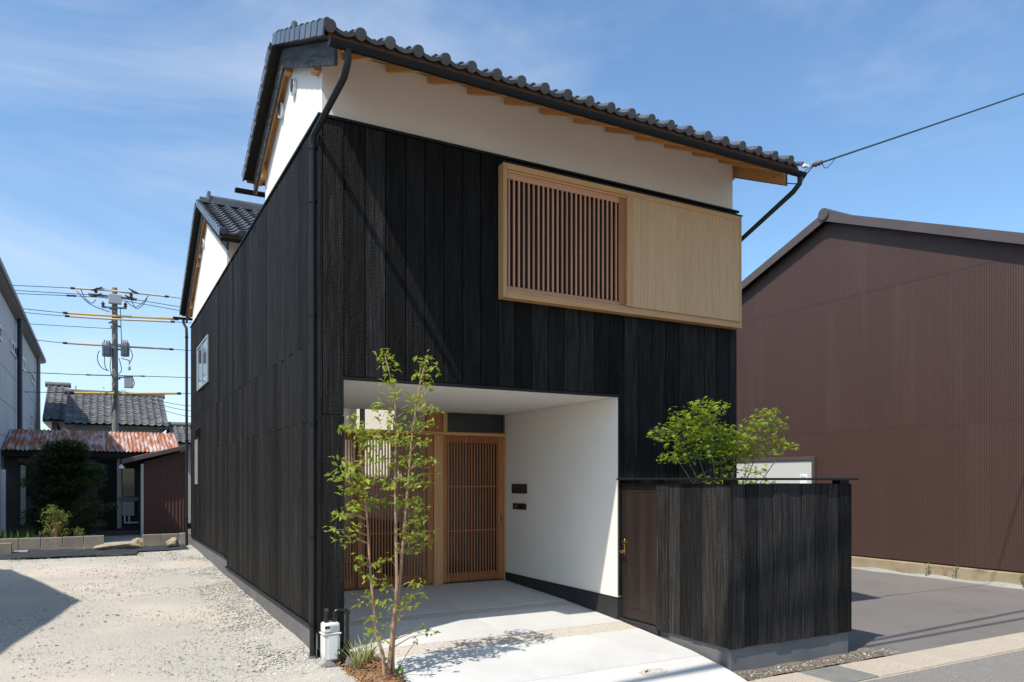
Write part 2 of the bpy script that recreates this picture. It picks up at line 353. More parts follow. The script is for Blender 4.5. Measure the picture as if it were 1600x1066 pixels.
def scatter(name, pts, sizes, mat, label=None, cat=None, seeds=6, npt=9, flat=.6, kind='stuff'):
    """many small stones as one mesh"""
    protos = []
    for k in range(seeds):
        me = rock_mesh('r', 1, npt, flat); protos.append((np.array([v.co[:] for v in me.vertices]), [tuple(p.vertices) for p in me.polygons])); bpy.data.meshes.remove(me)
    V = []; Fc = []; o = 0
    for p, s in zip(pts, sizes):
        v, f = protos[RNG.integers(seeds)]; t = RNG.uniform(0, 6.28); c, sn = math.cos(t), math.sin(t)
        w = v*s; w = np.stack([w[:, 0]*c-w[:, 1]*sn, w[:, 0]*sn+w[:, 1]*c, w[:, 2]], 1) + np.array(p)
        V.append(w); Fc += [tuple(i+o for i in q) for q in f]; o += len(v)
    me = bpy.data.meshes.new(name); me.from_pydata(np.concatenate(V).tolist(), [], Fc); me.update()
    ob = put(name, me, mat); ob['kind'] = kind
    if label: ob['label'] = label; ob['category'] = cat
    return ob
# loose gravel, thicker beside the house plinth and along the middle of the lot
P = []; S = []
for k in range(19000):
    y = RNG.uniform(-1.2, 11.3); d = RNG.random()
    x = -RNG.exponential(.55) - .02 if d < .45 else RNG.uniform(-5.5, 0)
    if x < -6 or (d >= .45 and (math.sin(x*1.7+1)*math.sin(y*.9+x*.5) < -.05) and RNG.random() < .75): continue
    P.append((x, y, gz(y)+.004)); S.append((.006 + .011*RNG.random()**2) * (1.5 if x > -.6 else 1))
for k in range(160): y = RNG.uniform(-.9, 10); P.append((RNG.uniform(-4.5, -.1), y, gz(y)+.006)); S.append(RNG.uniform(.016, .032))
scatter('loose_gravel', P, S, 'stone', 'pale crushed gravel scattered over the empty lot', 'gravel')
P = [(RNG.uniform(3.55, 5.7), RNG.uniform(-2.06, -1.84), -.396) for k in range(900)]
P2_ = [(RNG.uniform(3.6, 5.9), RNG.uniform(-2.06, -1.86), -.394) for k in range(260)]
scatter('strip_gravel', P2_, .004+.012*RNG.random(260)**2, 'stone', 'pale stones in the soil strip below the garden wall', 'gravel')
scatter('soil_clods', P, RNG.uniform(.004, .013, 900), 'grey_soil', 'crumbly grey soil and grit below the charred garden wall', 'soil', npt=8)

# driveway of concrete panels and exposed pebble bands
DP = [(-2.07, -.418), (-1.82, -.362), (-1.28, -.274), (-.09, -.168), (1.19, -.082), (2.9, -.018)]
def dz(y):
    for (a, za), (b, zb) in zip(DP, DP[1:]):
        if y <= b: return za + (zb-za)*(y-a)/(b-a)
    return DP[-1][1]
def slab_piece(name, mat, parent, x0, x1, y0, y1, lift=0):
    ys = [y0] + [p[0] for p in DP if y0+.02 < p[0] < y1-.02] + [y1]
    poly = [(y, dz(y)+lift) for y in ys] + [(y, dz(y)-.12) for y in reversed(ys)]
    return MB().prism(poly, 'x', x0, x1).build(name, mat, parent, bevel=.003)
drive = MB().prism([(y, z-.05) for y, z in DP] + [(2.9, -.55), (-2.07, -.55)], 'x', .48, 3.53).build('driveway', 'foundation', kind='structure')
XL, XR, g = .47, 3.545, .0035
for (y0, y1, mat, cuts) in [(-2.065, -1.42, 'concrete', []), (-1.42, -.40, 'concrete', []), (-.40, -.10, 'pebble_band', []), (-.10, .86, 'concrete', [2.0]), (.86, 1.08, 'pebble_band', []), (1.08, 2.86, 'concrete', [2.0, 2.76])]:
    xs = [XL if y0 < -.2 else .24] + cuts + [XR]
    for a, b in zip(xs, xs[1:]):
        slab_piece('pebble_band' if mat == 'pebble_band' else 'concrete_panel', mat, drive, a+g, b-g, y0+g, y1-g, -.002 if mat == 'pebble_band' else 0)
mb = MB(); c = at(1058, 1058, 'Z', -.30)
# oval of exposed pebble set in the front panel, with a small pin
k = 18; rim = [(c.x + .17*math.cos(6.283*i/k), -1.62 + .07*math.sin(6.283*i/k)) for i in range(k)]
mb.add([(px, py, dz(py)+.004) for px, py in rim] + [(px, py, dz(py)-.03) for px, py in rim], [tuple(range(k))] + [(i, (i+1) % k, (i+1) % k+k, i+k) for i in range(k)])
mb.build('pebble_inset', 'pebble_band', drive)
MB().tube([(c.x-.09, -1.62, dz(-1.62)), (c.x-.085, -1.61, dz(-1.62)+.012), (c.x-.05, -1.60, dz(-1.6)+.012)], .007, 6).build('pin', 'stain_wood', drive)
# planting bed at the corner
sheet('planting_bed', list(lin(.0, .474, 26)), list(lin(-2.05, -.02, 60)), lambda x, y: gz(y)-.035+.05*math.exp(-((x-.25)/.2)**2)+.012*math.sin(14*x+9*y), 'soil', jitter=.009)
mb = MB()
for k in range(700):
    x, y = RNG.uniform(.06, .47), RNG.uniform(-1.6, -.1); z = gz(y)+RNG.uniform(-.005, .03)+.03*math.exp(-((x-.25)/.2)**2)-.01
    t = RNG.uniform(0, 3.14); L = RNG.uniform(.012, .04); w = RNG.uniform(.006, .014)
    d = Vector((math.cos(t)*L, math.sin(t)*L, RNG.uniform(-.4, .4)*L)); mb.bar(Vector((x, y, z))-d, Vector((x, y, z))+d, w, .005)
ob = mb.build('bark_mulch', 'mulch', kind='stuff'); tag(ob, 'orange brown bark chips covering the small planting bed', 'mulch')

# ------------------------------------------------------------------ HOUSE
W = 5.46; ZT = 5.013; ZS = 2.488; XD = 3.539; XC = .228; YP = 2.854; L = 11.6
house = thing('house', 'two storey house clad in black charred boards with white plaster gables and tiled roof', 'house', (2.73, 5.8, -.2))
PB = .2127                                            # board pitch
m1, RY1, EF1, EB1 = .465, 1.34, -.85, 3.18             # main roof: pitch, ridge Y, front and back eaves
def deck1(y): return 5.700 + m1*(y if y < RY1 else 2*RY1-y)
m2, RY2, EF2, EB2 = .465, 8.8, 5.45, 12.12            # rear roof
def deck2(y): return 5.38 + m2*((y-EF2) if y < RY2 else (2*RY2-y-EF2))
# plaster shells (butted end to end)
front = MB().box(.02, W-.02, .03, .14, ZT-.05, 5.705).build('front_upper_wall', 'plaster', house)
GY1 = 2.88
def gable(y0, y1, ry, dk, x0, x1, zb): return MB().prism([(y0, zb), (y1, zb), (y1, dk(y1)-.03), (ry, dk(ry)-.03), (y0, dk(y0)-.03)], 'x', x0, x1)
gable(.145, GY1, RY1, deck1, .02, .14, ZT-.06).build('gable_wall', 'plaster', house)
gable(.145, GY1, RY1, deck1, W-.14, W-.02, ZT-.06).build('gable_wall', 'plaster', house)
MB().box(.145, W-.145, GY1-.12, GY1, 2.60, deck1(GY1)-.04).build('back_upper_wall', 'plaster', house)
gable(6.24, L-.02, RY2, deck2, .02, .14, ZT-.06).build('gable_wall', 'plaster', house)
gable(6.24, L-.02, RY2, deck2, W-.14, W-.02, ZT-.06).build('gable_wall', 'plaster', house)
MB().box(.145, W-.145, 6.26, 6.38, -.1, deck2(6.24)-.04).build('rear_front_wall', 'plaster', house)
MB().box(.145, W-.145, L-.14, L-.02, -.1, deck2(L)-.04).build('rear_back_wall', 'plaster', house)
# lower structural walls behind the boards
lowL = MB().box(.025, .14, .145, L-.02, -.05, ZT-.07).build('side_wall', 'foundation_dark', house)
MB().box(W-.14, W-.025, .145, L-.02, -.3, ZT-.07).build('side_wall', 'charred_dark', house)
mb = MB(); mb.box(.025, XC-.02, .025, .14, -.1, ZT-.055); mb.box(XC-.02, XD+.012, .025, .14, ZS+.012, ZT-.055); mb.box(XD+.012, W-.025, .025, .14, -.3, ZT-.055)
lowF = mb.build('front_wall', 'foundation_dark', house)
# front boards
nb = 26; xs = [.012 + PB*i for i in range(nb)] + [W]
for i in range(nb):
    a, b = xs[i], xs[i+1]
    if b - a < .05: continue
    if a < XC - .05: z0 = -.15
    elif a < XD - .06: z0 = ZS + .03
    else: z0 = .12
    if a >= XD-.06 and a < XD+.08: a = XD+.085
    pr = random.uniform(-.003, .004)
    top = ZT - .012
    if z0 < 0:
        piece('charred_board', 'charred', lowF, a+.002, XC-.0025, -.022, .024, z0, 2.13, .004); z0 = 2.134
    if True:
        piece('charred_board', 'charred', lowF, a+.004, min(b, XC if z0 < 0 else b)-.004, -.018-pr, .024, z0, top, .005)
piece('corner_board', 'charred', house, XD+.012, XD+.08, -.026, .024, .12, ZS+.3, .004)
# side boards: two lengths each, joints staggered between two heights
NS = int((L-.02)/PB)
for i in range(NS):
    y0 = .04 + (L-.06)*i/NS; y1 = .04 + (L-.06)*(i+1)/NS
    zb = .06 if y1 < 6.14 else .222
    j = 2.88 if i % 2 else 2.09
    pr = random.uniform(-.004, .004); q = random.uniform(-.004, .004)
    piece('charred_board', 'charred', lowL, -.018-pr, .024, y0+.004, y1-.004, zb, j-.0015, .006)
    piece('charred_board', 'charred', lowL, -.018-q, .024, y0+.004, y1-.004, j+.001, ZT-.02, .006)
piece('corner_trim', 'charred', house, -.022, .010, -.022, .036, -.12, ZT-.012, .004)
mb = MB()
mb.box(-.035, W+.035, -.038, .03, ZT-.004, ZT+.022); mb.box(-.035, .02, .03, L, ZT-.004, ZT+.022); mb.box(W-.02, W+.035, .03, L, ZT-.004, ZT+.022)
mb.build('top_flashing', 'black_metal', house, bevel=.003)
mb = MB(); mb.box(-.03, .03, .03, 6.12, .020, .052); mb.box(-.03, .03, 6.14, L, .182, .214); mb.build('drip_flashing', 'black_metal', house, bevel=.003)
mb = MB(); mb.box(0.0, .14, .03, 6.13, -.5, .018); mb.box(0.002, .14, 6.131, L-.01, -.5, .18); mb.build('foundation', 'foundation', house)
MB().box(.0, XC-.01, 0.0, .138, -.5, -.155).build('foundation', 'foundation', house)
MB().box(XC-.012, XD+.012, -.022, .03, ZS-.002, ZS+.026).build('lintel_flashing', 'black_metal', house)
# porch: ceiling, side walls, plinth
MB().box(XC-.02, XD+.008, .032, YP+.12, ZS+.002, ZS+.012).build('porch_ceiling', 'ceiling', house)
MB().tube([(2.9, 2.2, ZS-.006), (2.9, 2.2, ZS+.004)], .045, 20).build('downlight', 'white_frame', house)
MB().box(XD, XD+.10, .000, YP, .098, ZS-.0005).build('porch_wall', 'plaster', house)
MB().box(XC-.10, XC-.002, .142, YP, -.05, ZS-.0005).build('porch_wall', 'plaster', house)
MB().box(XD-.012, XD+.11, -.012, YP, -.45, .094).build('porch_plinth', 'foundation_dark', house, bevel=.004)
MB().box(XD-.016, XD+.05, -.016, YP, .0945, .1015).build('plinth_flashing', 'black_metal', house)
# house number panel and intercom
pl = MB().box(XD-.022, XD+.002, 2.15, 2.585, 1.30, 1.44).build('name_plate', 'bronze', house, bevel=.004)
for k in range(7): piece('plate_rib', 'stain_wood' if k in (1, 4) else 'bronze', pl, XD-.028, XD-.02, 2.185+k*.058, 2.215+k*.058, 1.312, 1.428, .002)
ic = MB().box(XD-.022, XD+.002, 2.17, 2.55, 1.065, 1.155).build('intercom', 'bronze', house, bevel=.004)
piece('button', 'galv', ic, XD-.027, XD-.02, 2.42, 2.47, 1.095, 1.125, .003); piece('speaker_grille', 'black_metal', ic, XD-.026, XD-.02, 2.23, 2.37, 1.08, 1.14, .003)
# porch screen: head rail, posts, sliding lattice doors, transoms
piece('head_rail', 'hinoki_x', house, XC, XD-.002, YP-.06, YP+.06, 2.150, 2.200, .004)
piece('post', 'hinoki', house, 2.355, 2.50, YP-.07, YP+.05, -.02, 2.149, .004)
piece('post', 'hinoki', house, 2.505, 2.57, YP-.06, YP+.04, 2.201, ZS, .003)
piece('infill_panel', 'cedar', house, 2.26, 2.504, YP-.02, YP+.03, 2.201, ZS, .003)
piece('jamb', 'hinoki', house, XD-.030, XD-.001, YP-.055, YP+.06, -.02, 2.149, .003)
tw = MB().box(2.571, XD-.002, YP+.01, YP+.02, 2.201, ZS-.001).build('transom_window', 'glass_dark', house)
piece('frame', 'stain_wood', tw, 2.572, XD-.03, YP-.02, YP+.008, 2.202, 2.222, .002); piece('frame', 'stain_wood', tw, XD-.029, XD-.003, YP-.02, YP+.008, 2.202, ZS-.002, .002)
def lattice_door(x0, x1, yc, n, sw=.010, hand=None):
    th = .018
    d = MB().box(x0, x1, yc-th, yc+th, .0, .003).build('lattice_door', 'cedar_x', house)
    z0, z1 = .006, 2.146
    piece('stile', 'cedar', d, x0, x0+.07, yc-th, yc+th, z0, z1, .003); piece('stile', 'cedar', d, x1-.09, x1, yc-th, yc+th, z0, z1, .003)
    a, b = x0+.0705, x1-.0905
    piece('top_rail', 'cedar_x', d, a, b, yc-.004, yc+th, 2.05, z1, .002); piece('bottom_rail', 'cedar_x', d, a, b, yc-.004, yc+th, z0, .13, .002)
    for z in (.75, 1.40): piece('cross_rail', 'cedar_x', d, a, b, yc+.003, yc+.015, z-.012, z+.012, .002)
    p = (b-a)/n
    for k in range(n):
        xc = a + p*(k+.5)
        piece('slat', 'cedar', d, xc-sw, xc+sw, yc-th+.002, yc-.0045, z0+.002, z1-.002, .002)
    return d
d = lattice_door(2.505, 3.508, YP-.02, 18)
piece('door_pull', 'bronze', d, 3.455, 3.47, YP-.043, YP-.037, .86, .98, .003); MB().tube([(3.463, YP-.037, .82), (3.463, YP-.052, .82)], .016, 14).build('keyhole', 'brass', d)
lattice_door(1.235, 2.354, YP-.02, 22); lattice_door(XC+.002, 1.30, YP+.025, 22)
# the hall behind the right door, the courtyard behind the left one
MB().box(2.42, XD+.1, YP+.075, YP+.085, -.02, ZS).build('hall_door_glass', 'glass_dark', house)
MB().box(2.24, W-.145, 3.84, 3.90, -.1, 4.7).build('courtyard_wall', 'plaster', house)
MB().box(2.20, 2.24, 3.84, 6.255, .85, 4.7).build('courtyard_wall', 'plaster', house)
MB().box(2.18, 2.24, 3.84, 6.255, -.1, .845).build('courtyard_lower_wall', 'dark_door', house)  # lower part of the courtyard wall, coloured dark
MB().box(2.24, 2.40, YP+.07, 3.838, -.1, 4.7).build('courtyard_wall', 'plaster', house)
MB().box(2.401, W-.145, YP+.09, 6.25, 4.60, 4.70).build('corridor_roof', 'black_metal', house)
piece('courtyard_post', 'galv', house, 1.345, 1.405, 3.02, 3.08, -.1, 2.6, .004)
MB().box(.14, 2.18, YP+.07, 6.25, -.12, -.03).build('courtyard_floor', 'foundation', house)
# --- window box over the porch
X1, X2, Zb, Zt, dW = 1.926, 5.432, 3.465, 4.917, .14
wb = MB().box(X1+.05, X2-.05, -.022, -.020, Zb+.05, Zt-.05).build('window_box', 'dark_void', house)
piece('frame_jamb', 'hinoki', wb, X1, X1+.048, -dW, -.019, Zb, Zt, .004); piece('frame_jamb', 'hinoki', wb, X2-.03, X2, -dW, -.019, Zb, Zt, .004)
piece('frame_head', 'hinoki_x', wb, X1+.0485, X2-.0305, -dW+.001, -.019, Zt-.06, Zt-.001, .003); piece('frame_sill', 'hinoki_x', wb, X1+.0485, X2-.0305, -dW+.001, -.019, Zb+.001, Zb+.055, .003)
piece('sill_nosing', 'hinoki_x', wb, X1+.0485, X2-.0305, -dW+.022, -.03, Zb+.0555, Zb+.085, .003)
MB().box(X1-.01, X2+.012, -dW-.012, -.021, Zt+.001, Zt+.012).build('box_cap', 'black_metal', wb)
xa = at(978.6, 400, 'Y', -.12).x; xb = at(989, 400, 'Y', -dW).x; xs0 = at(967, 400, 'Y', -.1).x
piece('mullion', 'hinoki', wb, xa+.003, xb, -dW+.001, -.02, Zb+.086, Zt-.0605, .003)
piece('track', 'hinoki_x', wb, X1+.0485, xa+.002, -.115, -.07, Zt-.085, Zt-.0605, .002)
lz0, lz1 = Zb+.087, Zt-.087
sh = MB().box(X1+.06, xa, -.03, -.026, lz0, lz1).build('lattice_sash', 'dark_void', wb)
piece('sash_stile', 'cedar', sh, xs0, xa+.001, -.105, -.075, lz0, lz1, .003)
piece('sash_rail', 'rose_slat_x', sh, X1+.0495, xs0-.001, -.10, -.08, lz1-.065, lz1, .002); piece('sash_rail', 'rose_slat_x', sh, X1+.0495, xs0-.001, -.10, -.08, lz0, lz0+.05, .002)
ns = 24; a, b = X1+.06, xs0-.008
for k in range(ns):
    xc = a + (b-a)*(k+.5)/ns
    piece('slat', 'rose_slat', sh, xc-.0098, xc+.0098, -.103, -.083, lz0+.0505, lz1-.0655, .002)
pn = MB().box(xb+.002, X2-.032, -.10, -.03, Zb+.09, Zt-.065).build('board_panel', 'sugi_panel', wb)
npn = 15; a, b = xb+.003, X2-.0315
for k in range(npn): piece('panel_board', 'sugi_panel', pn, a+(b-a)*k/npn+.0006, a+(b-a)*(k+1)/npn-.0006, -dW+.008, -.101, Zb+.0865, Zt-.061, .0014)
# --- vents, side windows
def vent(y, z):
    def oval(ry, rz, yc): return [(yc + ry*math.cos(t), z + rz*math.sin(t)) for t in lin(0, 2*math.pi, 25)[:-1]]
    o = MB().prism(oval(.085, .09, y+.015), 'x', -.026, .018).build('vent_hood', 'white_frame', house, bevel=.006)
    MB().prism(oval(.058, .072, y-.012), 'x', -.031, -.0265).build('vent_grille', 'foundation_dark', o)
for y, z in ((1.15, 5.83), (1.78, 5.84), (9.3, 6.36), (9.95, 6.30)): vent(y, z)
def side_window(y0, y1, z0, z1, split=True):
    w = MB().box(-.034, -.03, y0, y1, z0, z1).build('window', 'glass_sky', house)
    for (a, b, c_, d_) in ((y0-.03, y0+.02, z0-.03, z1+.03), (y1-.02, y1+.03, z0-.03, z1+.03)): piece('frame', 'alu', w, -.052, -.0225, a, b, c_, d_, .003)
    piece('frame', 'alu', w, -.052, -.0225, y0+.021, y1-.021, z1-.01, z1+.03, .003); piece('frame', 'alu', w, -.052, -.0225, y0+.021, y1-.021, z0-.03, z0+.01, .003)
    if split: piece('meeting_stile', 'alu', w, -.048, -.034, (y0+y1)/2-.03, (y0+y1)/2+.03, z0+.011, z1-.011, .003)
side_window(8.35, 10.05, 3.42, 4.28); side_window(10.15, 10.40, 1.43, 2.33, False)
v = MB(); v.prism([(-.12, 2.55), (-.022, 2.62), (-.022, 2.40), (-.12, 2.40)], 'y', 9.75, 9.93); v.build('vent_hood', 'black_metal', house, bevel=.004)

# --- roofs
def tile_geo(kind):
    """S-shaped pan tile lying flat: x across, y up the slope, front lip at y=0"""
    w, ln, th = .2664, .285, .016; mb = MB(); n = 15; xs = [w*1.04*i/(n-1) for i in range(n)]
    def prof(x):
        x = x % w if x < w*1.039 else .04*w
        rl = .088
        if x < rl: return .018 + .040*math.sin(math.pi*x/rl)
        return .018 - .026*math.sin(math.pi*(x-rl)/(w-rl))
    o = 0
    for y, lift in ((0, .030), (ln, .0)):
        for t in (0, th):
            mb.v += [(x, y, prof(x) + lift + t) for x in xs]
    for i in range(n-1):
        a = i
        mb.f += [(a, a+1, n+a+1, n+a), (n+a, n+a+1, 3*n+a+1, 3*n+a), (2*n+a, 3*n+a, 3*n+a+1, 2*n+a+1), (a, 2*n+a, 2*n+a+1, a+1)]
    mb.f += [(0, n, 3*n, 2*n), (n-1, 3*n-1, 4*n-1, 2*n-1)]
    if kind in ('eave', 'eave_verge'):
        k = 12; cx, cz, r = .044, .052, .052      # round end disc and scalloped apron
        for y in (-.022, .02): mb.v += [(cx + r*math.cos(6.283*j/k), y, cz + r*math.sin(6.283*j/k)) for j in range(k)]
        o = 4*n; mb.f += [tuple(o+j for j in range(k))[::-1], tuple(o+k+j for j in range(k))] + [(o+j, o+(j+1) % k, o+k+(j+1) % k, o+k+j) for j in range(k)]
        o = len(mb.v); xa = xs[5:]
        for y in (-.012, .004):
            for t in (.030, -.018): mb.v += [(x, y, prof(x)+.030+(t if t < 0 else .012)) for x in xa]
        q = len(xa)
        for i in range(q-1): mb.f += [(o+i, o+q+i, o+q+i+1, o+i+1), (o+2*q+i, o+2*q+i+1, o+3*q+i+1, o+3*q+i), (o+i, o+i+1, o+2*q+i+1, o+2*q+i), (o+q+i, o+3*q+i, o+3*q+i+1, o+q+i+1)]
    if kind in ('verge', 'eave_verge', 'verge_b'):
        x0, x1 = (-.012, .004) if kind != 'verge_b' else (w-.004, w+.012)
        mb.prism([(-.004, .072), (ln-.085, .05), (ln-.085, -.034), (-.004, -.028)], 'x', x0, x1)
        xc = (x0+x1)/2+(.022 if kind != 'verge_b' else -.022); mb.tube([(xc, -.008, .078), (xc, ln-.085, .062)], .034, 10)
    return mb
TILE = {k: tile_geo(k).mesh('tile_'+k, smooth=True) for k in ('plain', 'eave', 'verge', 'verge_b', 'eave_verge')}
for k in TILE: TILE[k].materials.append(MATS['kawara'])
TW, ROWP = .2664, .235
def join_tiles(name, mats_, mesh, mat, parent):
    vv = np.empty(len(mesh.vertices)*3); mesh.vertices.foreach_get('co', vv); vv = vv.reshape(-1, 3)
    ff = [tuple(p.vertices) for p in mesh.polygons]; V = []; Fc = []; o = 0
    for m in mats_:
        A = np.array(m); V.append(vv @ A[:3, :3].T + A[:3, 3]); Fc += [tuple(i+o for i in q) for q in ff]; o += len(vv)
    me = bpy.data.meshes.new(name); me.from_pydata(np.concatenate(V).tolist(), [], Fc); me.update()
    me.polygons.foreach_set('use_smooth', [True]*len(me.polygons)); me.set_sharp_from_angle(angle=R(40))
    ob = put(name, me, mat, parent); ob['kind'] = 'stuff'; return ob
def slope(parent, x0, ncol, eave_y, ridge_y, dk, m, single_cols):
    """tiles of one roof slope; the first columns and the edges stay single objects"""
    back = eave_y > ridge_y; a = math.atan(m); run = abs(ridge_y-eave_y)/math.cos(a)
    nrow = int((run-.02)/ROWP); rp = (run-.03)/nrow; rest = []
    for r in range(nrow):
        dist = r*rp - .035
        y = eave_y + (dist*math.cos(a))*(-1 if back else 1); z = dk(eave_y) + .032 + dist*math.sin(a)
        for c in range(ncol):
            xx = x0 + c*TW + (TW if back else 0)
            left, right = c == 0, c == ncol-1
            kind = 'plain'
            if r == 0: kind = 'eave'
            if back: kind = 'verge_b' if left else ('verge' if right else kind)
            else: kind = ('eave_verge' if r == 0 else 'verge') if left else ('verge_b' if right and r else kind)
            if kind != 'plain' or c < single_cols:
                nm = {'plain': 'roof_tile', 'eave': 'eave_tile'}.get(kind, 'verge_tile')
                put(nm, TILE[kind], None, parent, (xx, y, z + random.uniform(-.002, .002)), (a, 0, math.pi if back else 0))
            else:
                rest.append(Matrix.Translation((xx, y, z)) @ Matrix.Rotation(math.pi if back else 0, 4, 'Z') @ Matrix.Rotation(a, 4, 'X'))
    if rest: join_tiles('roof_tiles', rest, TILE['plain'], 'kawara', parent)
def roof(x0, x1, ry, ef, eb, dk, m, single, rafters):
    t = .028
    rf = MB().prism([(ef, dk(ef)), (ry, dk(ry)), (eb, dk(eb)), (eb, dk(eb)+t), (ry, dk(ry)+t), (ef, dk(ef)+t)], 'x', x0+.146, x1-.146).build('roof', 'soffit_board', house)
    nc = 22; slope(rf, x0, nc, ef, ry, dk, m, single[0]); slope(rf, x0, nc, eb, ry, dk, m, single[1])
    # ridge: two courses and a rounded cap, end ornament
    mb = MB(); zr = dk(ry)
    mb.box(x0+.06, x1-.06, ry-.11, ry+.11, zr+.05, zr+.115); mb.box(x0+.06, x1-.06, ry-.095, ry+.095, zr+.117, zr+.15)
    mb.prism([(ry + .075*math.cos(q), zr+.15+.085*math.sin(q)) for q in lin(0, math.pi, 9)], 'x', x0+.25, x1-.25)
    rd = mb.build('ridge', 'kawara', rf, smooth=False)
    for xe in (x0+.20, x1-.26): piece('ridge_end', 'kawara', rd, xe, xe+.06, ry-.12, ry+.12, zr+.08, zr+.285, .02)
    for e, s in ((x0+.115, 1), (x1-.145, -1)):
        for y0, y1 in ((ef+.07, ry), (eb-.06, ry)):
            za = dk(y0); zc = dk(ry)
            MB().prism([(y0, za-.225), (y1, zc-.225), (y1, zc-.004), (y0, za-.004)], 'x', e, e+.03).build('barge_board', 'barge', rf, bevel=.003)
            i0 = e+.031 if s > 0 else e-.013; MB().prism([(y0, za-.215), (y1, zc-.215), (y1, zc-.006), (y0, za-.006)], 'x', i0, i0+.012).build('barge_lining', 'rafter_y', rf)
            ye = ef if y0 < ry else eb; zf_ = dk(ye)
            a_, b_ = (x0+.006, e+.026) if s > 0 else (e+.004, x1-.006)
            MB().prism([(ye, zf_+.002), (y1, zc+.002), (y1, zc+.034), (ye, zf_+.034)], 'x', a_, b_).build('verge_flashing', 'black_metal', rf)
    # rafters
    xs = [x0+.20] + [rafters[0] + rafters[1]*k for k in range(12)] + [x1-.20]
    for xx in xs:
        for y0 in (ef+.05, eb-.05):
            y1 = ry; za = dk(y0); zc = dk(y1); h = .085
            MB().prism([(y0, za-h), (y1, zc-h), (y1, zc-.001), (y0, za-.001)], 'x', xx-.023, xx+.023).build('rafter', 'rafter_y', rf, bevel=.002)
    # fascia behind the tile ends
    MB().box(x0+.04, x1-.04, ef-.012, ef+.012, dk(ef)-.022, dk(ef)+.052).build('eave_fascia', 'stain_wood', rf)
    MB().box(x0+.04, x1-.04, eb-.012, eb+.012, dk(eb)-.022, dk(eb)+.052).build('eave_fascia', 'stain_wood', rf)
    return rf
rf1 = roof(-.20, -.20+22*TW, RY1, EF1, EB1, deck1, m1, (1, 1), (.24, .452))
rf2 = roof(-.20, -.20+22*TW, RY2, EF2, EB2, deck2, m2, (8, 1), (.24, .452))
def purlin(y, dk, w=.11, h=.19, dz=.085):
    for a, b in ((-.055, .018), (W-.018, W+.055)): piece('purlin_end', 'rafter_x', house, a, b, y-w/2, y+w/2, dk(y)-dz-h, dk(y)-dz-.004, .004)
for y in (.12, RY1, GY1-.1): purlin(y, deck1)
for y in (6.36, 7.6, RY2, 10.1, L-.15): purlin(y, deck2)
def half_gutter(x0, x1, y, z, r=.058):
    mb = MB(); n = 9; prof = [(y - r*math.cos(t), z - r*math.sin(t)) for t in lin(0, math.pi, n)] + [(y + (r-.006)*math.cos(t), z - (r-.006)*math.sin(t)) for t in lin(0, math.pi, n)]
    mb.prism(prof, 'x', x0, x1)
    for xe in (x0, x1-.006): mb.prism([(y - (r-.007)*math.cos(t), z - (r-.007)*math.sin(t)) for t in lin(0, math.pi, n)], 'x', xe, xe+.006)
    return mb.build('gutter', 'black_metal', house, smooth=True)
gt = half_gutter(-.165, 5.68, EF1-.06, 5.243, .052); half_gutter(-.30, 5.6, EB1+.06, 5.36, .052); half_gutter(-.20, 5.6, EF2-.06, deck2(EF2)-.045, .05); half_gutter(-.35, 5.6, EB2+.06, deck2(EB2)-.045, .05)
def downpipe(pts, r, clips=()):
    d = MB().tube(pts, r, 14).build('downpipe', 'black_pipe', house, smooth=True)
    for p in clips: MB().tube([Vector(p)-Vector((0, 0, .015)), Vector(p)+Vector((0, 0, .015))], r+.007, 14).build('pipe_clip', 'black_metal', d, smooth=True)
    return d
px, py = -.062, .06
downpipe([(.0, EF1-.06, 5.22), (.0, EF1-.05, 5.10), (-.012, EF1+.02, 5.00), (px, py-.05, 4.83), (px, py, 4.74), (px, py, 1.0), (px, py, -.24)], .031, [(px, py, z) for z in (4.72, 4.2, 3.1, 2.05, .95, .1)])
MB().tube([(px, py, -.20), (px, py, -.27)], .042, 14).build('pipe_shoe', 'galv', house, smooth=True)
downpipe([(5.62, EF1-.055, 5.24), (5.62, EF1-.05, 5.12), (5.60, EF1+.03, 5.04), (W+.06, .05, 4.62), (W+.06, .08, 4.4), (W+.06, .08, -.35)], .031)
downpipe([(-.12, EB2+.055, 5.30), (-.12, EB2+.05, 5.22), (-.10, L+.10, 5.02), (-.10, L+.06, 4.85), (-.10, L+.06, -.05)], .031, [(-.10, L+.06, z) for z in (4.8, 2.4, .6)])

# ------------------------------------------------------------------ garden wall with door
GX1, GX2, GY, GZ0, GZ1 = 3.560, 5.371, -1.813, -.164, 1.46
gw = thing('garden_wall', 'low black charred board garden wall with a flat cap rail beside the driveway', 'wall', (4.5, -1.0, -.4))
mb = MB(); mb.box(GX1+.03, GX2-.03, GY+.025, GY+.15, -.5, GZ0+.02); mb.box(GX1+.03, GX1+.15, GY+.15, -.035, -.5, GZ0+.02); mb.box(GX2-.15, GX2-.03, GY+.15, -.03, -.5, GZ0+.02)
gfo = mb.build('plinth', 'foundation', gw)
MB().box(GX1-.004, GX1+.028, -.72, -.01, -.40, -.142).build('door_sill', 'foundation_dark', gw, bevel=.004)
mb = MB(); mb.box(GX1+.022, GX2-.022, GY+.022, GY+.12, GZ0+.021, GZ1-.005); mb.box(GX1+.022, GX1+.12, GY+.121, -.70, GZ0+.021, GZ1-.005); mb.box(GX2-.12, GX2-.022, GY+.121, -.03, GZ0+.021, GZ1-.005)
gb = mb.build('backing', 'foundation_dark', gw)
def boards_x(x0, x1, y, n):
    e = np.cumsum([0] + [random.uniform(.85, 1.15) for _ in range(n)]); e = x0 + (x1-x0)*e/e[-1]
    for a, b in zip(e, e[1:]): piece('charred_board', 'charred_garden', gb, a+.004, b-.004, y-random.uniform(0, .013), y+.02, GZ0+random.uniform(-.006, .006), GZ1, .004)
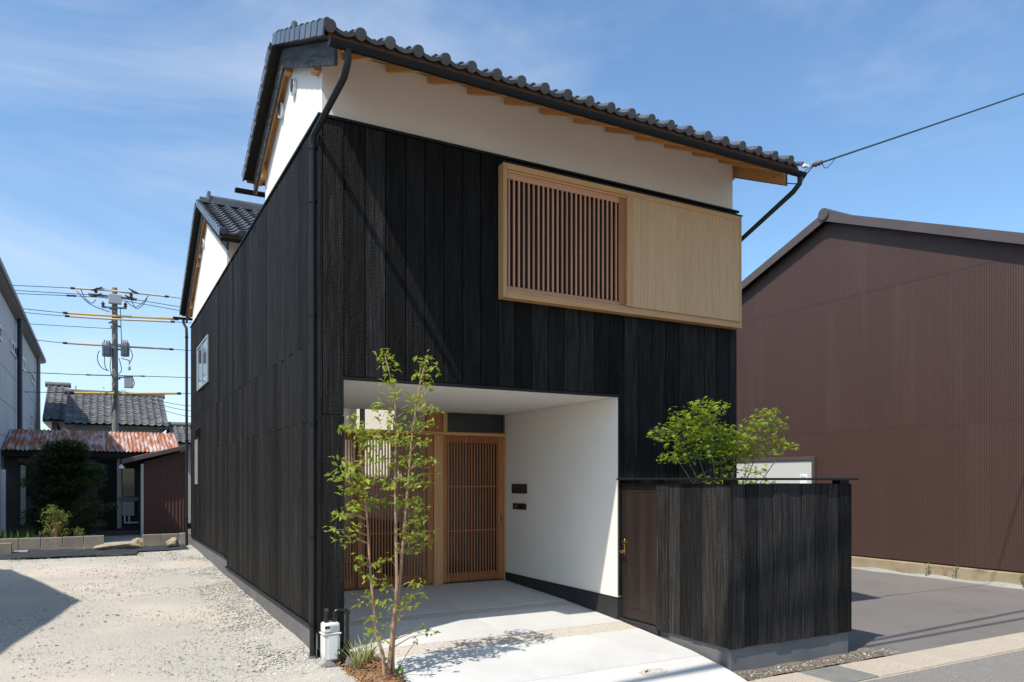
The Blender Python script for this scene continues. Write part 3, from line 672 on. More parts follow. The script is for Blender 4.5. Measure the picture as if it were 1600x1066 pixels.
def boards_y(y0, y1, x, n, s=1):
    e = np.cumsum([0] + [random.uniform(.85, 1.15) for _ in range(n)]); e = y0 + (y1-y0)*e/e[-1]
    for a, b in zip(e, e[1:]):
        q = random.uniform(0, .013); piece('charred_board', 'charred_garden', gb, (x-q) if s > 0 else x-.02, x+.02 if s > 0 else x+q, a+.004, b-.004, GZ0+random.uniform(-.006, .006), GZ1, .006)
boards_x(GX1+.001, GX2-.001, GY, 9); boards_y(GY+.022, -.695, GX1, 6); boards_y(GY+.022, -.03, GX2, 9, -1)
MB().box(GX1-.012, GX1+.02, GY-.014, GY+.02, GZ0-.004, GZ1).build('corner_post', 'charred', gw, bevel=.004)
mb = MB(); mb.box(GX1-.055, GX2+.055, GY-.05, GY+.13, 1.498, 1.522); mb.box(GX1-.055, GX1+.13, GY+.131, -.026, 1.498, 1.522); mb.box(GX2-.13, GX2+.055, GY+.131, -.026, 1.498, 1.522)
mb.build('cap_rail', 'black_metal', gw, bevel=.006)
for (a, b, c_, d_) in [(GX1+.01, GX1+.12, GY+.01, GY+.115), (GX2-.18, GX2-.03, GY+.01, GY+.115), (GX1+.0, GX1+.10, -.72, -.60), (GX1, GX1+.10, -.30, -.2)]: piece('cap_spacer', 'black_metal', gw, a, b, c_, d_, GZ1-.004, 1.497, .003)
MB().box(GX1+.01, GX1+.11, -.70, -.03, 1.44, 1.4585).build('door_head', 'dark_door', gw)
dr = MB().box(GX1+.030, GX1+.060, -.688, -.035, -.125, 1.436).build('garden_door', 'dark_door', gw, bevel=.003)
for (a, b, c_, d_) in [(-.688, -.60, -.125, 1.436), (-.12, -.035, -.125, 1.436)]: piece('door_stile', 'dark_door', dr, GX1+.020, GX1+.0298, a, b, c_, d_, .003)
piece('door_rail', 'dark_door', dr, GX1+.020, GX1+.0298, -.5995, -.1205, 1.36, 1.436, .003); piece('door_rail', 'dark_door', dr, GX1+.020, GX1+.0298, -.5995, -.1205, -.125, .0, .003)
for k in range(4): piece('door_board', 'dark_door', dr, GX1+.0245, GX1+.0299, -.598+k*.1195, -.598+(k+1)*.1195-.003, .002, 1.358, .002)
hd = MB().box(GX1+.012, GX1+.0195, -.098, -.062, .62, .80).build('door_handle', 'brass', dr, bevel=.004)
MB().tube([(GX1+.02, -.08, .655), (GX1-.035, -.08, .655), (GX1-.045, -.10, .655), (GX1-.045, -.16, .652)], .010, 10).build('lever', 'brass', hd, smooth=True)
MB().tube([(GX1+.02, -.08, .755), (GX1-.004, -.08, .755)], .022, 16).build('lock', 'brass', hd, smooth=True)
# soil inside the walled garden
sheet('garden_soil', list(lin(GX1+.12, GX2-.12, 12)), list(lin(GY+.12, -.03, 12)), lambda x, y: -.2, 'grey_soil', jitter=.01)

# ------------------------------------------------------------------ trees
def leaf_cloud(name, mat, parent, centres, rad, n, ln, shape='long', seed=1, droop=.3, up=.5):
    rg = np.random.default_rng(seed); V = []; Fc = []
    if shape == 'long': base = np.array([(0, 0, 0), (.23, .45, .05), (0, 1, -.14), (-.23, .45, .05), (0, .45, -.03)]); fs = [(0, 1, 4), (1, 2, 4), (2, 3, 4), (3, 0, 4)]
    elif shape == 'maple':
        b = [(0, 0, 0)]; 
        for a, r_ in ((-80, .7), (-58, .32), (-40, .92), (-20, .36), (0, 1.05), (20, .36), (40, .92), (58, .32), (80, .7)): b.append((r_*math.sin(R(a)), r_*math.cos(R(a)), -.14*r_*r_))
        base = np.array(b); fs = [(0, i, i+1) for i in range(1, 9)]
    else: base = np.array([(0, 0, 0), (.13, .5, .02), (0, 1, -.02), (-.13, .5, .02)]); fs = [(0, 1, 2, 3)]
    base = base - np.array([0, .3, 0]); o = 0
    for c, r in zip(centres, rad):
        k = max(3, int(n*(r/.09)**1.6)) if n > 0 else 3
        for _ in range(k):
            d = rg.normal(size=3); d /= np.linalg.norm(d); p = np.array(c) + d*r*rg.random()**.45*np.array([1.1, 1.1, .75])
            yaw = rg.uniform(0, 6.283); pit = rg.normal(-droop, .45); rol = rg.normal(0, .5)
            M_ = np.array(Matrix.Rotation(yaw, 3, 'Z') @ Matrix.Rotation(pit, 3, 'X') @ Matrix.Rotation(rol, 3, 'Y'))
            V.append(base*(ln*rg.uniform(.45, 1.3)) @ M_.T + p); Fc += [tuple(i+o for i in q) for q in fs]; o += len(base)
    me = bpy.data.meshes.new(name); me.from_pydata(np.concatenate(V).tolist(), [], Fc); me.update()
    return put(name, me, mat, parent)
def smooth_pts(pts, k=4):
    pts = [Vector(p) for p in pts]; out = []
    for i in range(len(pts)-1):
        p0, p1, p2, p3 = pts[max(i-1, 0)], pts[i], pts[i+1], pts[min(i+2, len(pts)-1)]
        for j in range(k):
            t = j/k; out.append(.5*((2*p1)+(p2-p0)*t+(2*p0-5*p1+4*p2-p3)*t*t+(3*p1-p0-3*p2+p3)*t**3))
    return out + [pts[-1]]
# slender multi-stem tree in the planting bed
TY = -.92
tree = thing('slender_tree', 'slender multi stemmed young tree with bright green leaves in the planting bed', 'tree', (.30, TY, -.28))
def P2(u, v, dy=0): return at(u, v, 'Y', TY+dy)
stems = [
    ([(602, 1085, 0), (600, 1050, 0), (598, 1022, .01), (590, 998, .03), (586, 975, .04), (583, 940, .06), (579, 900, .08), (576, 850, .10), (573, 800, .12), (568, 750, .13), (562, 700, .14), (556, 665, .15)], .020, .005),
    ([(609, 1085, 0), (607, 1050, 0), (611, 1012, 0), (616, 960, 0), (620, 915, 0), (619, 860, 0), (618, 800, .02), (617, 740, .03), (619, 680, .04), (617, 630, .05), (610, 590, .06), (603, 562, .07)], .023, .004),
    ([(616, 1085, .02), (614, 1050, .02), (614, 1012, .02), (619, 960, .02), (625, 905, .03), (628, 865, .0), (633, 810, -.04), (638, 750, -.06), (643, 690, -.08), (651, 630, -.09), (657, 595, -.1), (667, 558, -.1)], .021, .004)]
tips = []
for pts, r0, r1 in stems:
    q = smooth_pts([P2(*p) for p in pts]); rs = [r0 + (r1-r0)*(i/(len(q)-1))**.8 for i in range(len(q))]
    MB().tube(q, rs, 9).build('trunk', 'bark', tree, smooth=True); tips.append(q)
allp = [p for q in tips for p in q]
CL = [(600,558,14),(607,575,12),(611,596,14),(616,614,12),(665,560,13),(672,578,15),(655,588,12),(668,600,12),(650,618,11),(657,636,14),(642,645,12),
 (588,632,11),(600,645,13),(610,660,12),(668,642,12),(684,640,8),(640,664,15),(660,662,14),(678,664,9),(623,672,12),
 (551,650,9),(556,664,13),(540,671,10),(532,668,7),(566,682,15),(582,676,12),(595,688,14),(575,696,14),(612,690,11),(632,688,14),(650,690,15),(664,690,9),
 (527,718,8),(538,728,13),(548,742,14),(525,745,9),(556,728,10),(575,718,11),(597,716,12),(612,726,10),(630,716,13),(646,718,14),(662,722,11),(676,720,7),
 (543,764,13),(558,770,15),(570,752,13),(588,748,12),(604,758,11),(622,750,11),(640,752,14),(656,748,12),(668,756,8),(686,740,6),
 (548,790,11),(562,792,12),(536,803,11),(527,806,7),(579,782,11),(597,782,10),(618,782,11),(634,788,15),(650,784,14),(662,794,9),
 (520,828,8),(532,838,9),(543,848,8),(556,822,9),(640,815,15),(655,812,11),(628,832,12),(645,838,13),(660,835,10),(673,848,7),(652,858,10),(632,858,11),(684,830,5),
 (556,872,8),(563,884,8),(592,884,11),(603,872,8),(572,902,8),(590,906,11),(600,918,8),(564,930,9),(582,938,8),(598,942,10),(556,945,6),(610,950,8),
 (652,912,10),(660,926,8),(640,938,10),(630,948,9),(648,948,7),(590,968,10),(574,968,7),(604,980,9),(580,986,9),(625,968,7),(598,1000,7),(655,982,8),(668,990,7),(680,986,5)]
mbt = MB(); cs = []; rd = []; xtra = []; rg = np.random.default_rng(5)
for u, v, r in CL:
    c = P2(u, v, rg.uniform(-.22, .22)); cs.append(c); rd.append(r*.0062*1.35)
    # twig from the nearest lower stem point
    cand = [p for p in allp if p.z < c.z - .02] or allp; s0 = min(cand, key=lambda p: (p-c).length)
    mid = (s0+c)/2 + Vector((0, 0, .03)); xtra.append((s0.lerp(c, .62)+Vector((0, 0, .02)), r*.0062*.7)); mbt.tube([s0, mid, c], [.0055, .0035, .0015], 5)
q = [P2(617, 1052, .1), P2(628, 1035, -.02), P2(640, 1015, -.12), P2(650, 1003, -.15)]; mbt.tube(q, [.006, .005, .004, .002], 5)
cs.append(q[-1]); rd.append(.05)
ob = mbt.build('twigs', 'bark', tree, smooth=True); ob['kind'] = 'stuff'
cs += [p for p, q in xtra]; rd += [q for p, q in xtra]
leaf_cloud('crown', 'leaf_tree', tree, cs, rd, 14, .064, 'long', 3, droop=.25)
# maple behind the garden wall
mp_t = thing('maple_tree', 'small maple with bright star shaped leaves rising behind the garden wall', 'tree', (4.42, -.85, -.2))
def Q2(a, b, y): return at(1000+a/6.154, 610+b/6.154, 'Y', y)
MC = [(110,390,-.6,8),(90,440,-.6,6),(170,400,-.65,14),(190,470,-.6,13),(250,370,-.7,14),(270,430,-.7,18),(330,310,-.8,14),(370,220,-.9,18),(390,310,-.85,18),(360,400,-.8,20),(420,250,-.9,14),(350,480,-.8,18),(430,420,-.9,20),(440,340,-.9,16),(480,490,-.9,18),
 (530,150,-1,16),(590,140,-1,18),(650,150,-1.05,14),(560,210,-1,18),(620,230,-1,18),(690,230,-1.05,14),(770,160,-1.1,13),(820,150,-1.1,9),(770,200,-1.1,8),(540,290,-.95,18),(610,310,-.95,18),(660,290,-.95,14),(560,370,-.95,20),(640,380,-.9,18),(700,350,-.9,16),(520,450,-.9,18),(600,460,-.9,20),(690,440,-.85,18),(760,400,-.9,14),(820,350,-1,11),(850,380,-1,9),(760,480,-.9,18),
 (350,580,-.8,16),(270,640,-.75,15),(240,670,-.75,10),(400,620,-.8,18),(470,640,-.85,16),(330,650,-.8,12),(560,590,-.9,15),(640,560,-.9,18),(720,560,-.9,18),(690,650,-.9,15),(790,560,-.95,18),(860,540,-1,18),(940,410,-1.1,16),(900,480,-1.05,18),(980,480,-1.1,18),(1040,400,-1.15,14),(1090,300,-1.2,16),(1140,280,-1.2,15),(1200,230,-1.25,14),(1240,190,-1.25,10),(1310,190,-1.3,8),(1220,290,-1.2,16),(1280,310,-1.25,14),(1350,300,-1.3,12),(1370,370,-1.3,8),(1110,380,-1.2,16),(1180,390,-1.2,14),(1260,380,-1.25,12),(1290,450,-1.25,15),(1340,500,-1.3,12),(1200,480,-1.2,13),(1060,500,-1.1,18),(1130,470,-1.15,12),(1000,560,-1.1,16),(1080,620,-1.1,15),(1150,610,-1.15,14),(1240,570,-1.2,16),(1290,600,-1.25,12),(1300,530,-1.25,10),(1420,520,-1.35,13),(1470,540,-1.35,10),(1380,550,-1.3,7),
 (760,630,-.9,15),(830,640,-.95,16),(900,620,-1,15),(960,660,-1,14),(850,720,-.95,15),(760,730,-.9,13),(920,700,-1,13),(990,700,-1.05,13),(700,760,-.9,8),(800,790,-.9,12),(870,790,-.95,12),(980,770,-1,11),(1130,770,-1.45,14),(1180,790,-1.45,11),(1070,800,-1.4,10),(900,450,-1.05,16),(950,500,-1.05,17),(1010,440,-1.1,15),(860,470,-1,15),(920,560,-1.05,16),(700,500,-.95,18),(820,480,-1,16),(880,580,-1,17),(740,600,-.95,17),(650,500,-.9,17),(950,560,-1.05,16),(1040,560,-1.1,15),(480,560,-.85,15),(600,660,-.9,14),(1010,620,-1.05,14),(590,830,-.9,8),(640,880,-.9,12),(740,880,-.95,13),(980,880,-1.2,12),(1100,880,-1.3,12),(1200,885,-1.3,13),(1300,880,-1.35,10),(850,880,-1.1,14)]
cs = [Q2(a, b, y) for a, b, y, r in MC]; rd = [r*.0071*1.15 for a, b, y, r in MC]
root = Vector((4.42, -.85, -.22)); fork = Vector((4.42, -.87, .75))
mb = MB(); mb.tube(smooth_pts([root, Vector((4.44, -.85, .25)), fork]), [.030]*5+[.027]*4, 9); mb.build('trunk', 'bark_grey', mp_t, smooth=True)
mb = MB(); limbs = []
for a, b, y in ((500, 470, -.85), (330, 420, -.75), (640, 330, -.95), (930, 520, -1.05), (1200, 420, -1.2), (1080, 620, -1.15), (330, 620, -.8), (1400, 540, -1.3), (760, 460, -.9)):
    e = Q2(a, b, y); mid = fork.lerp(e, .5) + Vector((0, 0, .06)); q = smooth_pts([fork, mid, e]); limbs += q
    mb.tube(q, [.010 + (.003-.010)*i/(len(q)-1) for i in range(len(q))], 7)
for c in cs:
    s0 = min(limbs, key=lambda p: (p-c).length + (.3 if p.z > c.z else 0)); mb.tube([s0, s0.lerp(c, .5)+Vector((0, 0, .02)), c], [.004, .003, .0015], 5)
mb.build('branches', 'bark_grey', mp_t, smooth=True)
leaf_cloud('crown', 'leaf_maple', mp_t, [c for c in cs], rd, 12, .050, 'maple', 8, droop=.35)
# grasses and a broad-leaved plant in the bed
def tuft(x, y, n, h, mat, label, name='variegated_grass', cat='plant', w=.012, group=None, spread=.5):
    z = gz(y)-.0; t = thing(name, label, cat, (x, y, z), group); mb = MB()
    for k in range(n):
        a = random.uniform(0, 6.283); s = random.uniform(.15, spread); hh = h*random.uniform(.6, 1.1); d = Vector((math.cos(a), math.sin(a), 0)); sd = Vector((-d.y, d.x, 0))
        b = Vector((x, y, z-.01)) + d*.02; ps = [b + d*hh*s*q*q*1.6 + Vector((0, 0, hh*(q - .35*s*q*q))) for q in (0, .35, .7, 1)]
        ws = [w*.7, w, w*.8, .001]; vs = []
        for p, ww in zip(ps, ws): vs += [p-sd*ww/2, p+sd*ww/2]
        mb.add(vs, [(2*i, 2*i+1, 2*i+3, 2*i+2) for i in range(3)])
    mb.build('blades', mat, t); return t
tuft(.30, -.42, 34, .30, 'leaf_variegated', 'cream striped grass clump nearest the slab edge in the planting bed')
tuft(.17, -.62, 30, .30, 'leaf_variegated', 'cream striped grass clump close to the black gas pipe')
tuft(.40, -.28, 22, .26, 'leaf_variegated', 'small cream striped grass clump at the slab corner')
tuft(.12, -.22, 16, .24, 'leaf_broad', 'dark green strap leaved plant behind the gas pipe', w=.02)
bp_ = thing('broad_leaf_plant', 'low plant with round glossy green leaves at the foot of the slender tree', 'plant', (.42, -.95, gz(-.95)))
leaf_cloud('leaves', 'leaf_broad', bp_, [(.42, -.95, gz(-.95)+.07), (.44, -1.05, gz(-1.05)+.06), (.40, -.8, gz(-.8)+.07), (.43, -.55, gz(-.5)+.06)], [.06, .07, .05, .04], 12, .07, 'long', 4)
mb = MB()
for q in ((.42, -.95), (.44, -1.05), (.40, -.8), (.43, -.55)): mb.tube([(q[0], q[1], gz(q[1])-.03), (q[0], q[1], gz(q[1])+.07)], .004, 5)
mb.build('stems', 'leaf_broad', bp_)

# ------------------------------------------------------------------ gas meter and pipes at the corner
gm = thing('gas_meter', 'white gas meter with black pipes at the corner of the charred house', 'gas meter', (.03, -.24, gz(-.24)))
mb = MB(); x0, x1, y0, y1 = -.052, .112, -.30, -.17
mb.prism([(x0+.012, -.19), (x1-.02, -.19), (x1-.002, -.14), (x1-.002, .055), (x0+.002, .055), (x0+.002, -.12)], 'y', y0+.01, y1); mb.build('lower_case', 'meter_white', gm, bevel=.012, smooth=True)
MB().box(x0-.006, x1+.006, y0, y1+.004, .056, .072).build('flange', 'meter_white', gm, bevel=.004)
MB().box(x0+.004, x1-.006, y0+.006, y1, .073, .165).build('upper_case', 'meter_white', gm, bevel=.014, smooth=True)
MB().box(x0+.0, x0+.07, y0-.006, y0+.03, .085, .155).build('dial_housing', 'white_plate', gm, bevel=.008)
piece('dial_window', 'glass_dark', gm, x0+.012, x0+.058, y0-.0085, y0-.0062, .115, .142, .001); piece('rating_plate', 'alu', gm, x0+.085, x1-.025, y0+.0035, y0+.0058, .09, .14, .001)
MB().box(x0+.048, x1-.03, y0+.004, y0+.0095, -.17, .05).build('front_rib', 'meter_white', gm)
for xx in (x0+.045, x1-.045):
    MB().tube([(xx, -.235, .16), (xx, -.235, .215)], .023, 12).build('union_nut', 'pipe_black_gas', gm, smooth=True); MB().tube([(xx, -.235, .21), (xx, -.235, .26)], .016, 12).build('valve', 'pipe_black_gas', gm, smooth=True)
MB().tube([(x0+.045, -.235, .24), (x0+.045, -.235, .275), (x0+.04, -.25, .285)], .019, 12).build('valve_cap', 'pipe_black_gas', gm, smooth=True)
xo = x1+.075
MB().tube(smooth_pts([(x1-.045, -.235, .25), (x1-.02, -.24, .27), (x1+.04, -.25, .27), (xo-.02, -.255, .265), (xo, -.257, .245), (xo, -.257, .20), (xo, -.257, -.1), (xo, -.257, -.3)], 3), .018, 12).build('outlet_pipe', 'pipe_black_gas', gm, smooth=True)
for z in (.262, -.03, -.12): MB().tube([(xo, -.257, z-.03), (xo, -.257, z-.0)], .024, 12).build('coupling', 'pipe_black_gas', gm, smooth=True)
MB().tube([(xo, -.257, -.09), (xo+.045, -.26, -.09)], .016, 12).build('side_cap', 'pipe_black_gas', gm, smooth=True)
MB().tube([(x1-.02, -.33, -.02-.10), (x1-.02, -.33, -.32)], .021, 12).build('inlet_pipe', 'pipe_black_gas', gm, smooth=True)
MB().tube(smooth_pts([(x1-.02, -.33, -.13), (x1-.02, -.30, -.10), (x1-.03, -.24, -.09), (x1-.03, -.235, -.15)], 3), .015, 10).build('elbow', 'pipe_black_gas', gm, smooth=True)
MB().box(x0+.04, x1-.03, -.172, -.02, .10, .12).build('bracket', 'pipe_black_gas', gm)
def boulder(name, label, c, s, mat='rock', seed=1, cat='stone', pts=26):
    global RNG
    sv = RNG; RNG = np.random.default_rng(seed); me = rock_mesh(name, 1, pts, .9); RNG = sv
    bm = bmesh.new(); bm.from_mesh(me); bmesh.ops.subdivide_edges(bm, edges=bm.edges[:], cuts=2, use_grid_fill=True)
    rr = np.random.default_rng(seed)
    for v in bm.verts: v.co *= 1+rr.normal(0, .035); v.co = Vector((v.co.x*s[0], v.co.y*s[1], v.co.z*s[2]))
    bm.to_mesh(me); bm.free(); o = put(name, me, mat, None, c); tag(o, label, cat); return o
boulder('concrete_lump', 'rough grey concrete lump under the gas meter', (.0, -.30, gz(-.3)+.0), (.09, .07, .05), 'foundation', 3, 'concrete lump')
boulder('edging_stone', 'dark rounded stone standing between the two black gas pipes', (.155, -.42, gz(-.4)+.03), (.035, .05, .09), 'foundation', 4)

# ------------------------------------------------------------------ warehouse on the right
XW = 12.45
wh = thing('warehouse', 'brown corrugated metal warehouse with a shallow gable beyond the asphalt lot', 'warehouse', (XW+6, 4.0, -.4))
AY, AZ_ = 4.06, 7.30; WM = .40
def wtop(y): return AZ_ - WM*abs(y-AY)
def corr(ax, a0, a1, pitch, amp, z0, topf, c, face=-1, n=6, mat='brown_siding', name='siding', parent=None, botf=None):
    """vertical corrugated cladding in the plane ax = c"""
    k = int((a1-a0)/pitch*n); mb = MB()
    for i in range(k+1):
        a = a0 + (a1-a0)*i/k; d = c + face*amp*(.5-.5*math.cos(2*math.pi*(a-a0)/pitch))
        for z in (botf(a) if botf else z0, topf(a)): mb.v.append((d, a, z) if ax == 'x' else (a, d, z))
    for i in range(k): mb.f.append((2*i, 2*i+2, 2*i+3, 2*i+1))
    return mb.build(name, mat, parent, smooth=True)
Y0, Y1 = -6.5, 14.6
corr('x', Y0, Y1, .042, .0075, -.13, lambda y: min(2.57, wtop(y)), XW+.003, parent=wh, name='siding_course')
corr('x', Y0, Y1, .042, .0075, 2.56, lambda y: min(5.50, wtop(y)-.0), XW-.0, parent=wh, name='siding_course')
ya, yb = AY-(AZ_-5.49)/WM, AY+(AZ_-5.49)/WM
corr('x', ya, yb, .042, .0075, 5.49, lambda y: max(5.4901, wtop(y)), XW-.003, parent=wh, name='siding_course')
MB().prism([(Y0, -.3), (Y1, -.3), (Y1, wtop(Y1)-.05), (AY, AZ_-.05), (Y0, wtop(Y0)-.05)], 'x', XW+.03, XW+14).build('building_mass', 'brown_siding', wh)
def rake(y0, y1): 
    z0, z1 = wtop(y0), wtop(y1); return MB().prism([(y0, z0-.06), (y1, z1-.06), (y1, z1+.16), (y0, z0+.16)], 'x', XW-.22, XW-.17)
e = .0
for y0, y1 in ((AY, Y1+.3), (AY, AY-2.9), (AY-2.905, AY-6.8), (AY-6.805, Y0-.3)):
    z0, z1 = wtop(y0), wtop(y1)
    MB().prism([(y0, z0-.05), (y1, z1-.05), (y1, z1+.15), (y0, z0+.15)], 'x', XW-.20, XW-.16).build('rake_trim', 'brown_trim', wh)
    MB().prism([(y0, z0+.10), (y1, z1+.10), (y1, z1+.145), (y0, z0+.145)], 'x', XW-.159, XW+14.2).build('roof_sheet', 'brown_trim', wh)
MB().tube([(XW-.24, AY, AZ_+.10), (XW+14.2, AY, AZ_+.10)], .13, 16).build('ridge_cap', 'brown_trim', wh, smooth=True)
MB().box(XW-.09, XW+.2, Y0, Y1, -.6, -.16).build('footing', 'footing', wh, bevel=.01)
mb = MB(); ys = lin(-3, 4.0, 60)
for y in ys: mb.v += [(XW-.25-.03*math.sin(y*3)-.03*math.sin(7.3*y), y, -.42+.0035*(y+2)+.006), (XW-.08, y, -.36+.02*math.sin(5*y))]
for i in range(59): mb.f.append((2*i, 2*i+1, 2*i+3, 2*i+2))
mb.build('cement_fillet', 'footing_grey', wh, smooth=True)
d = MB().box(XW-.045, XW-.03, 4.50, 8.2, -.12, 1.95).build('panel_door', 'offwhite_door', wh)
piece('door_frame', 'brown_trim', d, XW-.08, XW-.02, 4.42, 8.3, 1.951, 2.03, .004); piece('door_frame', 'brown_trim', d, XW-.08, XW-.02, 4.42, 4.498, -.13, 1.95, .004)
sg = MB().box(XW-.054, XW-.0455, 4.64, 4.84, 1.36, 1.63).build('notice', 'white_plate', d)
fc = bpy.data.curves.new('notice_text', 'FONT'); fc.body = 'No'; fc.size = .11; fc.align_x = 'CENTER'; fo = bpy.data.objects.new('t', fc); COL.objects.link(fo)
bpy.context.view_layer.update(); me = bpy.data.meshes.new_from_object(fo.evaluated_get(bpy.context.evaluated_depsgraph_get())); bpy.data.objects.remove(fo)
me.materials.clear(); put('lettering', me, 'cable', sg, (XW-.057, 4.74, 1.51), (R(90), 0, R(-90)))
# weeds at its foot
for k, (u, v) in enumerate(((1450, 878), (1493, 884), (1598, 900))):
    c = at(u, v, 'X', XW-.14); t = thing('weed', ['leafy weed growing by the warehouse footing below the siding middle', 'tiny weed sprouting by the warehouse footing', 'tall weed by the warehouse footing at its street end'][k], 'weed', (c.x, c.y, -.4))
    leaf_cloud('leaves', 'grass', t, [(c.x, c.y, z) for z in (-.33, -.23, -.14)], [.06, .07, .05], 9, .06, 'long', 20+k)
    MB().tube([(c.x, c.y, -.42), (c.x+.01, c.y, -.12)], .005, 5).build('stem', 'grass', t)

# ------------------------------------------------------------------ grey factory building and shed behind the lot
XG = -4.1
gbld = thing('grey_building', 'grey panelled two storey building with a row of small upper windows', 'building', (XG-4, 21, 0))
GYa, GYb, GZt = 12.0, 29.6, 6.36
MB().box(XG-8, XG-.02, GYa, GYb, -.3, GZt).build('wall', 'grey_wall', gbld)
for k in range(10):
    for j in range(7):
        y0 = GYa + (GYb-GYa)*k/10; y1 = GYa + (GYb-GYa)*(k+1)/10; z0 = -.1 + .92*j
        piece('wall_panel', 'grey_wall', gbld, XG-.018, XG, y0+.006, y1-.006, z0+.008, z0+.914, .004)
MB().prism([(XG-.25, GZt-.02), (XG+.20, GZt-.02), (XG+.20, GZt+.16), (XG-4, GZt+1.3), (XG-8.2, GZt+.16), (XG-8.2, GZt)], 'y', GYa-.2, GYb+.2).build('roof', 'grey_trim', gbld)
MB().box(XG+.201, XG+.27, GYa-.2, GYb+.2, GZt+.02, GZt+.15).build('gutter', 'grey_trim', gbld)
def gwin(u0, u1, v0, v1):
    a = at(u0, v0, 'X', XG+.01); b = at(u1, v1, 'X', XG+.01); z0, z1 = sorted((b.z, a.z)); y0, y1 = a.y, b.y
    w = MB().box(XG+.002, XG+.012, y0, y1, z0, z1).build('window', 'glass_sky', gbld)
    piece('frame', 'white_frame', w, XG+.001, XG+.05, y0-.08, y0, z0-.06, z1+.06, .004); piece('frame', 'white_frame', w, XG+.001, XG+.05, y1, y1+.08, z0-.06, z1+.06, .004)
    piece('frame', 'white_frame', w, XG+.001, XG+.05, y0+.001, y1-.001, z1, z1+.06, .004); piece('frame', 'white_frame', w, XG+.001, XG+.05, y0+.001, y1-.001, z0-.06, z0, .004); piece('frame', 'white_frame', w, XG+.013, XG+.04, (y0+y1)/2-.04, (y0+y1)/2+.04, z0+.001, z1-.001, .004)
gwin(16.5, 25, 534, 558); gwin(34, 37.5, 560, 578); gwin(47.5, 53, 582, 600); gwin(-6, 1, 505, 530); gwin(45.5, 50, 648, 668)
for u, m_ in ((31, 'navy_pipe'), (60, 'grey_trim')):
    p = at(u, 540, 'X', XG+.12); MB().tube([(XG+.12, p.y, -.1), (XG+.12, p.y, GZt+.05)], .07, 10).build('downpipe', m_, gbld, smooth=True)
c = at(4, 760, 'X', XG+.12); MB().tube([(XG+.12, c.y, -.1), (XG+.12, c.y, 1.75)], .07, 10).build('drain_pipe', 'white_frame', gbld, smooth=True)
MB().box(XG-1.2, XG-.5, 26.5, 27.2, GZt, GZt+1.5).build('roof_vent', 'pale_wall', gbld)

YE = 16.0
shed = thing('rusty_shed', 'old low shed with a rusty corrugated roof in the shade of the grey building', 'shed', (-1.9, 17.2, 0))
eL, eR = at(24, 703, 'Y', YE), at(283, 703, 'Y', YE); zE = eL.z; YR = 18.3; zR = at(150, 674, 'Y', YR).z
xl, xr = XG+.03, eR.x
ns_ = 7; sw = (xr-xl)/ns_
for k in range(ns_):
    a0 = xl + sw*k; mb = MB(); n = int(sw/.1)*6
    for i in range(n+1):
        x = a0 + sw*1.02*i/n; dzz = .018*math.cos(2*math.pi*(x-xl)/.1) + .006*(k % 2)
        mb.v += [(x, YE, zE+dzz), (x, YR, zR+dzz)]
    for i in range(n): mb.f.append((2*i, 2*i+2, 2*i+3, 2*i+1))
    mb.build('roof_sheet', 'rust_roof', shed, smooth=True)
mb = MB(); mb.prism([(YE+.05, zE-.16), (YR, zR-.16), (YR, zR-.03), (YE+.05, zE-.03)], 'x', xl, xr); mb.build('roof_boards', 'dark_void', shed)
MB().box(xl, xr, YE+.5, YE+.6, 0, zE-.02).build('front_wall', 'old_wall', shed)
MB().box(xl, xr, YR, YR+.1, -.2, zR-.05).build('back_wall', 'old_wall', shed)
def shed_box(name, mat, u0, u1, v0, v1, y, th=.08, parent=None, r=.005):
    a, b = at(u0, v0, 'Y', y), at(u1, v1, 'Y', y); return piece(name, mat, parent or shed, a.x, b.x, y, y+th, b.z, a.z, r)
shed_box('window_recess', 'dark_void', 40, 60, 732, 775, YE+.44, .055); shed_box('post', 'pale_wall', 32, 40, 727, 820, YE+.30, .12); shed_box('doorway', 'dark_void', 153, 182, 720, 826, YE+.43, .06)
shed_box('post', 'pale_wall', 183, 190, 716, 826, YE+.30, .12); shed_box('window_recess', 'glass_dark', 191, 219, 732, 776, YE+.44, .05); shed_box('window_sill', 'grey_trim', 185, 217, 777, 783, YE+.22, .2)
shed_box('beam', 'stain_wood', 28, 150, 716, 724, YE+.28, .14)
bx_ = shed_box('water_heater', 'grey_box', 191, 210, 784, 806, YE+.20, .18); 
for u, v in ((195, 812), (202, 812)): p = at(u, 806, 'Y', YE+.26); q = at(u, 817, 'Y', YE+.26); MB().tube([p, q, q+Vector((.25, .05, 0))], .03, 8).build('pipe', 'white_frame', bx_, smooth=True)
MB().box(at(150, 800, 'Y', YE).x, at(222, 800, 'Y', YE).x, YE-.6, YE+.5, -.12, .09).build('step', 'old_wall', shed, bevel=.01)
# lean-to of brown corrugated metal
lt = thing('brown_lean_to', 'brown corrugated metal lean to beside the rusty shed', 'shed', (-.6, 15, 0))
YL = 14.6; a = at(224, 722, 'Y', YL); b = at(287, 705, 'Y', YL)
corr('y', a.x, b.x, .085, .02, gz(14)-.05, lambda x: a.z + (b.z-a.z)*(x-a.x)/(b.x-a.x), YL, -1, mat='brown_corr', name='front_wall', parent=lt)
MB().box(b.x, b.x+.05, YL, YL+2.0, -.05, b.z).build('side_wall', 'brown_corr', lt)
MB().box(a.x-.05, a.x, YL+.02, YL+2.0, -.05, a.z-.05).build('side_wall', 'brown_corr', lt)
c = at(190, 722, 'Y', YL-.3); d_ = at(292, 699, 'Y', YL-.3)
MB().prism([(c.x, c.z-.05), (d_.x, d_.z-.05), (d_.x, d_.z+.07), (c.x, c.z+.07)], 'y', YL-.3, YL+2.2).build('roof', 'brown_trim', lt, bevel=.01)
